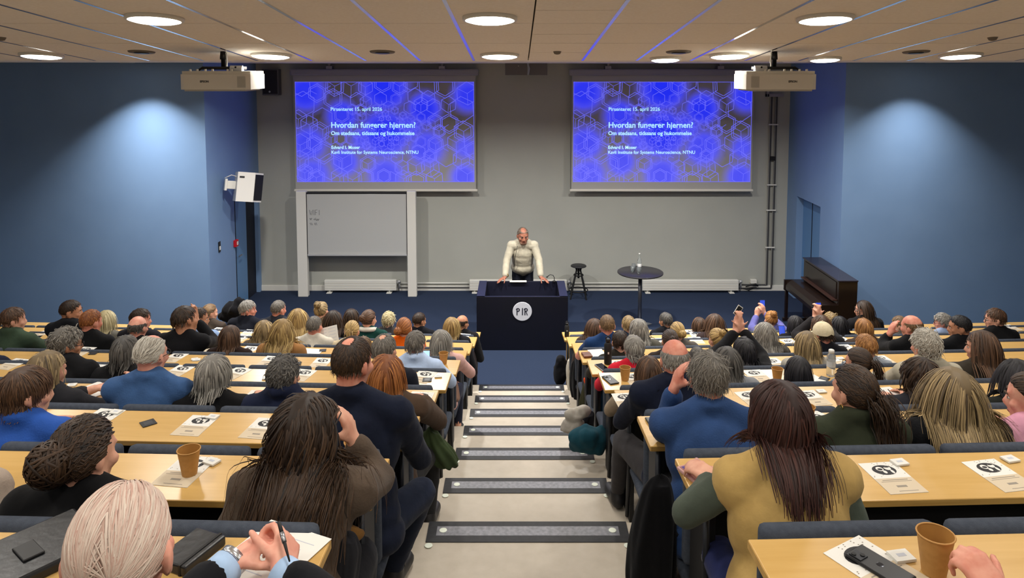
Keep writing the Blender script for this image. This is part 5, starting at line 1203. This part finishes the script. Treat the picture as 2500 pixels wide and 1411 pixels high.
# phones
M_scr = mat('phone screen dark', '#0d0f14', .12); M_case2 = mat('phone case black', '#15161a', .4)
def phone(name, label, k, u, v, rot, case=None, scr=None, L=.15, W=.074, back=False):
    t = on_desk(name, label, 'phone' if L < .2 else 'tablet', k, u, v, rot, None, .002)
    MB().box(-W/2, W/2, -L/2, L/2, 0, .009, .0035).build('case', case or M_case2, t)
    if back:
        MB().box(-W/2+.006, -W/2+.038, L/2-.042, L/2-.008, .009, .0115, .002).build('camera_bump', M_gun, t)
        for x, y in ((-W/2+.014, L/2-.017), (-W/2+.029, L/2-.032)): MB().lathe([(.006, .0115), (.006, .0135)], 12, x, y).build('camera_lens', M_blk, t)
        MB().ell((0, .0, .0091), (.009, .010, .0004), None, 12, 4).build('back_logo', mat('phone back logo', '#3a3c42', .2, metal=.8), t)
    else: MB().box(-W/2+.004, W/2-.004, -L/2+.006, L/2-.006, .009, .0095).build('screen', scr or M_scr, t)
    return t
phone('smartphone', 'black smartphone lying face down on the nearest flyer', 1, 2148, 1388, 32, back=True)
phone('smartphone', 'black smartphone on the right aisle desk end beside a cup', 5, 1490, 929, 20, back=True); phone('smartphone', 'dark smartphone beside the tall black bottle', 6, 1470, 898, 22, case=mat('phone silver', '#8d9098', .3, metal=.6))
phone('smartphone', 'black smartphone lying beside the pink blouse', 3, 2438, 1043, 38); phone('tablet', 'dark tablet on the desk beside the olive shirt', 3, 2150, 1038, 40, L=.24, W=.16)
phone('smartphone', 'black smartphone on the desk beneath the blue sweater arm', 3, 1603, 1040, 8, L=.16)
t = on_desk('wallet_phone_case', 'open pink wallet phone case by the olive sleeve', 'phone case', 2, 1707, 1168, 24)
MB().box(-.042, .042, -.085, .085, 0, .014, .004).build('case', mat('pink case', '#b98f8c', .5), t); MB().box(-.034, .034, -.075, .075, .014, .016).build('inner_frame', mat('pink inner', '#a3716f', .4), t)
MB().box(-.024, .03, -.05, .03, .016, .0165).build('yellow_card', mat('yellow card', '#d8a34c', .5), t); MB().box(-.03, .03, .045, .07, .016, .0165).build('purple_card', mat('purple card', '#4c3f8a', .5), t)
MB().box(.042, .055, -.085, .085, .0, .03, .004).build('flap', mat('pink case', '#b98f8c', .5), t)
t = on_desk('wallet', 'brown leather wallet near the aisle on the right block', 'wallet', 7, 1433, 869, 10); MB().box(-.045, .045, -.06, .06, 0, .022, .006).build('leather_body', mat('brown leather', '#6b3c22', .5, col2='#5a3019', scale=20), t); MB().box(-.045, .045, -.004, .004, .0215, .0225).build('strap', M_black, t)
# bottles
def bottle(k, u, v, label, h, r, m, capm, handle=False):
    t = on_desk('drink_bottle', label, 'bottle', k, u, v, 0, None, .001)
    MB().lathe([(r*.92, 0), (r, .01), (r, h*.74), (r*.7, h*.80), (r*.62, h*.84)], 20).build('bottle_body', m, t, True)
    MB().lathe([(r*.66, h*.84), (r*.66, h*.95), (r*.5, h*.97)], 16).build('cap', capm, t, True)
    if handle: MB().tube([(r*.6*math.cos(a), 0, h*.95+r*.75*math.sin(a)) for a in np.linspace(0, math.pi, 9)], .005, 6).build('carry_loop', capm, t, True); MB().box(-.006, .006, -r-.001, -r, h*.42, h*.5).build('logo', M_white, t)
    else: MB().lathe([(r*1.01, h*.35), (r*1.01, h*.55)], 20, cap=False).build('label', mat('bottle label', '#cfd4da', .5, trans=.3), t, True)
bottle(6, 1484, 888, 'tall black drink bottle with a carry loop', .235, .034, M_blk, M_black, True); bottle(10, 1384, 822, 'black drink bottle at the aisle end of the front desk', .2, .032, M_blk, M_black, True)
bottle(5, 2028, 917, 'clear plastic water bottle before the olive shirt sitter', .21, .032, mat('clear plastic', '#e6ebee', .08, trans=.85, ior=1.25), M_white)
# loose sheets and notebooks
def sheet(label, k, u, v, rot, W=.21, L=.297, m=M_paper, name='paper_sheet'):
    t = on_desk(name, label, 'paper', k, u, v, rot, None, .003); MB().box(-W/2, W/2, -L/2, L/2, 0, .0012).build('sheet', m, t)
    mm = MB()
    for i in range(7): mm.box(-W*.38, W*.38-W*.1*(i % 3), L*.36-i*L*.1-.002, L*.36-i*L*.1+.001, .0012, .0015)
    tag(mm.build('printed_lines', M_dots, t), kind='stuff')
sheet('white sheet under the hands with the pen', 1, 640, 1375, -24); sheet('white note sheet under the writing hand on the left', 4, 208, 962, -30); sheet('white programme sheet before the black vest', 5, 225, 898, -20, .15, .2); sheet('loose white sheet on the right block near the wallet', 7, 1458, 863, 10, .15, .2); sheet('white sheet lying near the water bottle', 5, 1992, 932, 20, .15, .21)
sheet('white sheet under crossed forearms on the right', 4, 2175, 965, 12, .15, .21); sheet('open booklet behind the camel coat', 7, 752, 861, -8, .26, .2)
t = on_desk('leather_folder', 'black leather folder at the bottom left corner', 'folder', 1, 62, 1372, -38); MB().box(-.11, .11, -.16, .16, 0, .03, .008).build('cover', mat('black leather', '#17181b', .35, col2='#1d1e21', scale=40, bump=.1), t); MB().box(.0, .02, -.165, -.158, .006, .02).build('clasp', M_steel, t); MB().box(-.03, .05, -.02, .03, .03, .036, .004).build('strap', M_black, t)
MB().box(-.075, .0, .13, .17, -.002, .0).build('page_edge', M_paper, t)
t = on_desk('pocket_notebook', 'black notebook standing beside the front writer', 'notebook', 1, 468, 1358, -22); MB().box(-.05, .05, -.07, .07, 0, .028, .005).build('cover', mat('black leather', '#17181b', .35), t); MB().box(-.045, .048, -.068, .068, .006, .022).build('pages', M_paper, t); MB().box(.028, .035, -.071, .071, -.001, .0295).build('elastic_band', M_blk, t)
t = on_desk('name_badge', 'small white label beside the black notebook', 'label', 1, 440, 1392, -8); MB().box(-.022, .022, -.012, .012, 0, .004).build('badge', M_white, t); MB().box(-.016, .016, -.002, .004, .004, .0044).build('print', M_inkb, t)
# pen, cuffs and watch of the writer in front
LAN = [p for p in PEOPLE if p['arms'] == 'LAN'][0]; J = LAN['c']['J']; rt = LAN['root']; M_cuff = cloth('#a9c4e6')
for s in (-1, 1):
    w, e = J['W%d' % s], J['E%d' % s]; d = (w-e)/np.linalg.norm(w-e); m = MB(); m.tube([tuple(w-d*.045), tuple(w+d*.006)], [.041, .038], 18, False); o = m.build('cuff', M_cuff, LAN['obj'], True); sm = o.modifiers.new('s', 'SOLIDIFY'); sm.thickness = .004
w, e = J['W-1'], J['E-1']; d = (w-e)/np.linalg.norm(w-e); ws = MB().tube([tuple(w+d*.010), tuple(w+d*.028)], [.034, .035], 20, False).build('watch', mat('watch steel', '#c9cbd0', .25, metal=.9), LAN['obj'], True); sm = ws.modifiers.new('s', 'SOLIDIFY'); sm.thickness = .004
pw = at_z(700, 1345, rt.z+.86); tp = at_y(681, 1275, pw.y+.06)
t = thing('pen', 'black and silver pen held upright by the writer in front', 'pen', pw); dv = tp-pw
MB().tube([-dv*.35, dv*.62], [.002, .0055], 10).build('barrel', M_blk, t, True); MB().tube([dv*.3, dv*.62], .0058, 10).build('grip', M_steel, t, True); MB().tube([dv*.62, dv], [.005, .0045], 10).build('pen_cap', M_blk, t, True)
# raised phones and held papers
def held(name, label, cat, u, v, Y, W, L, case, scr, rx=80, ry=0, rz=0):
    p = at_y(u, v, Y); t = thing(name, label, cat, p); t.rotation_euler = (math.radians(rx), math.radians(ry), math.radians(rz))
    MB().box(-W/2, W/2, -L/2, L/2, -.004, .004, .002).build('case' if scr else 'sheet', case, t)
    if scr: MB().box(-W/2+.004, W/2-.004, -L/2+.006, L/2-.006, .004, .0048).build('screen', scr, t)
    return t
M_scrb = mat('lit blue screen', '#1c2450', .2, emit='#3a58d8', estr=1.0); M_scrw = mat('lit pale screen', '#8fb4e0', .2, emit='#a8d0f8', estr=1.0)
PH = {p['arms']: p for p in PEOPLE if isinstance(p['arms'], str)}
held('smartphone', 'white smartphone held up above the black hoodie', 'phone', 1802, 758, PH['RAISE6']['root'].y+.55, .05, .09, M_white, M_scr, 80, 35)
held('smartphone', 'dark smartphone with blue screen held up by the violet top', 'phone', 1861, 745, PH['RAISE10']['root'].y+.46, .075, .15, M_case2, M_scrb, 85)
held('smartphone', 'dark smartphone held up before the piano', 'phone', 1997, 754, PH['RAISE9']['root'].y+.46, .07, .15, M_case2, M_scrb, 85)
held('smartphone', 'lit smartphone held low between dark jackets', 'phone', 1909, 808, 8.75, .08, .13, M_case2, M_scrb, 60)
held('smartphone', 'bright smartphone held by the pale blue shirt', 'phone', 1038, 874, 6.35, .085, .135, M_case2, M_scrw, 70)
t = held('paper_sheet', 'printed white sheet held up for reading behind the camel coat', 'paper', 801, 820, 7.75, .22, .19, M_paper, None, 65, -14)
m = MB()
for i in range(5): m.box(-.09, -.01, .07-i*.034, .074-i*.034, .0042, .0046); m.box(.01, .09, .07-i*.034, .074-i*.034, .0042, .0046)
tag(m.build('printed_lines', M_dots, t), kind='stuff')

# ================================================================== coats and bags along the aisle
def soft(name, label, cat, Y, blobs, col, thick=.7, amp=.012, freq=22, voxel=.014, floor=None):
    pr = Prims(); c0 = at_y(blobs[0][0], blobs[0][1], Y)
    rr = np.random.RandomState(len(label)*7+int(blobs[0][0]))
    for u, v, ru, rv in blobs:
        c = at_y(u, v, Y)-c0; s = Y/F; pr.ell(np3(c), (ru*s, min(ru, rv)*s*thick, rv*s))
        for q in range(5):
            dx, dy, dz = rr.uniform(-.6, .6, 3); f = rr.uniform(.45, .7); pr.ell(np3(c)+np.array([dx*ru*s, dy*min(ru, rv)*s*thick, dz*rv*s]), (ru*s*f, min(ru, rv)*s*thick*f*1.2, rv*s*f*1.2), rot_head(rr.uniform(-60, 60), rr.uniform(-40, 40), rr.uniform(-50, 50)))
    for a, b in zip(blobs[:-1], blobs[1:]):
        ca, cb = at_y(a[0], a[1], Y)-c0, at_y(b[0], b[1], Y)-c0; s = Y/F*.55; pr.cap(np3(ca), np3(cb), min(a[2:])*s, min(b[2:])*s)
    h_ = request_remesh(name, pr, voxel, 0, folds(len(label)*31 % 1000, amp, freq)); return dict(h=h_, name=name, label=label, cat=cat, loc=c0, col=col)
def hang(name, label, cat, Y, blobs, col, thick=.8, nf=6, fold=.17):
    """cloth hanging in folds along a line of (pixel x, pixel y, half width) rings"""
    r = np.random.RandomState(len(label)*13+int(blobs[0][0])); s = Y/F; c0 = at_y(blobs[0][0], blobs[0][1], Y); P = []
    for b in blobs: P.append(np.concatenate([np3(at_y(b[0], b[1], Y)-c0), [b[2]*s]]))
    P = np.array(P); n = len(P); tt = np.linspace(0, n-1, 8*(n-1)+1); Q = np.stack([np.interp(tt, range(n), P[:, i]) for i in range(4)], 1)
    for _ in range(3): Q[1:-1] = (Q[:-2]+2*Q[1:-1]+Q[2:])/4
    nu = 36; ph = r.uniform(0, 6.28, 4); vs = []; fs = []; m = len(Q)
    for j, (x, y, z, w) in enumerate(Q):
        t = j/(m-1); cap_ = min(1, math.sin(min(t, .12)/.12*math.pi/2)+.02)*(1 if t < .93 else max(.25, 1-(t-.93)*7))
        for i in range(nu):
            a = 2*math.pi*i/nu; f = 1+fold*(.35+.65*t)*(math.sin(nf*a+ph[0]+2.2*t+.7*math.sin(3*a+ph[1]))+.5*math.sin((nf*2-1)*a+ph[2]-3*t))
            vs.append((x+w*cap_*f*math.cos(a), y+w*cap_*thick*f*math.sin(a), z+.012*math.sin(5*a+ph[3])*t+(.03*w/.1*math.sin(2*a+ph[1]) if t < .1 else 0)))
    for j in range(m-1):
        for i in range(nu): k = (i+1) % nu; fs.append((j*nu+i, (j+1)*nu+i, (j+1)*nu+k, j*nu+k))
    fs += [tuple(range(nu)), tuple(reversed(range((m-1)*nu, m*nu)))]
    o = MB().add(vs, fs).build(name, cloth(col), None, True, c0); sd = o.modifiers.new('s', 'SUBSURF'); sd.levels = 1; sd.render_levels = 1
    return tag(o, label, cat)
SOFT = [soft('backpack', 'black backpack on the blue carpet at the right aisle end', 'backpack', 9.75, [(1367, 912, 17, 32), (1368, 880, 12, 14)], '#121216', 1.2, .006),
        soft('beanie', 'bright orange hat tucked by the right aisle coats', 'hat', 7.25, [(1435, 931, 9, 10)], '#e2562c', 1.0, .002),
        soft('fluffy_jacket', 'white fluffy jacket slung at the right side of the steps', 'jacket', 5.9, [(1424, 1002, 22, 15), (1402, 1015, 24, 18), (1388, 1038, 18, 18), (1408, 1036, 16, 16)], '#a8a39a', 1.0, .012, 40),
        soft('shoulder_bag', 'teal shoulder bag on the steps by the right seats', 'bag', 5.5, [(1420, 1072, 28, 28), (1440, 1070, 28, 30), (1458, 1076, 24, 32), (1430, 1088, 34, 18)], '#14404e', 1.1, .008),
        soft('fur_scarf', 'brown fur trimmed scarf hanging under the near left desk', 'scarf', 2.25, [(838, 1290, 24, 16), (862, 1302, 24, 24), (850, 1290, 18, 14)], '#6a4a24', 1.0, .012, 60),
        soft('coat', 'black coat heaped on the front left desk by the wall', 'coat', 10.5, [(584, 737, 15, 12), (570, 758, 30, 18), (555, 772, 24, 14)], '#0e0e12', 1.0)]
hang('tote_bag', 'off-white tote bag hanging at the right aisle seats', 'bag', 9.2, [(1398, 868, 10), (1396, 900, 15), (1398, 945, 14), (1402, 962, 11)], '#b9b4a8', .8, 3, .06)
hang('coat', 'black coat hanging over a right aisle seat end', 'coat', 8.4, [(1410, 876, 12), (1412, 905, 20), (1416, 945, 24), (1422, 990, 22)], '#121215')
hang('coat', 'olive coat hanging behind the black coat on the right', 'coat', 7.3, [(1442, 915, 10), (1438, 945, 16), (1434, 985, 20), (1436, 1015, 18)], '#3a3a28')
hang('coat', 'teal blue coat hanging at the right aisle desk end', 'coat', 6.4, [(1470, 938, 10), (1466, 965, 14), (1466, 1000, 17), (1462, 1040, 13)], '#2f6a94')
hang('coat', 'dark grey coat beneath the white fluffy jacket', 'coat', 6.1, [(1438, 1005, 14), (1430, 1030, 20), (1426, 1058, 22)], '#1e1e24')
hang('puffer_coat', 'big black coat hanging off the right aisle seat in front', 'coat', 2.95, [(1612, 1160, 20), (1606, 1195, 38), (1600, 1260, 52), (1592, 1330, 58), (1588, 1400, 60), (1585, 1450, 56)], '#0f0f12', .7, 5, .13)
hang('coat', 'olive green coat hanging over the left aisle seat', 'coat', 4.25, [(1048, 1045, 16), (1056, 1075, 28), (1076, 1105, 34), (1098, 1140, 26)], '#39462c')
hang('coat', 'dusty pink coat over a left aisle seat end', 'coat', 6.55, [(1102, 920, 8), (1106, 940, 12), (1110, 980, 13)], '#9a7a6c')
hang('coat', 'dark maroon coat over the front left aisle seats', 'coat', 8.9, [(1148, 852, 8), (1150, 875, 12), (1156, 920, 11)], '#241a1e')
hang('coat', 'charcoal coat bundle below the fur scarf', 'coat', 2.2, [(846, 1300, 22), (850, 1340, 32), (842, 1400, 34), (836, 1450, 34)], '#26262a')
run_remesh()
for s in SOFT:
    o = link(s['name'], s['h']['mesh'], None, s['loc']); set_mat(o, cloth(s['col'])); tag(o, s['label'], s['cat'])
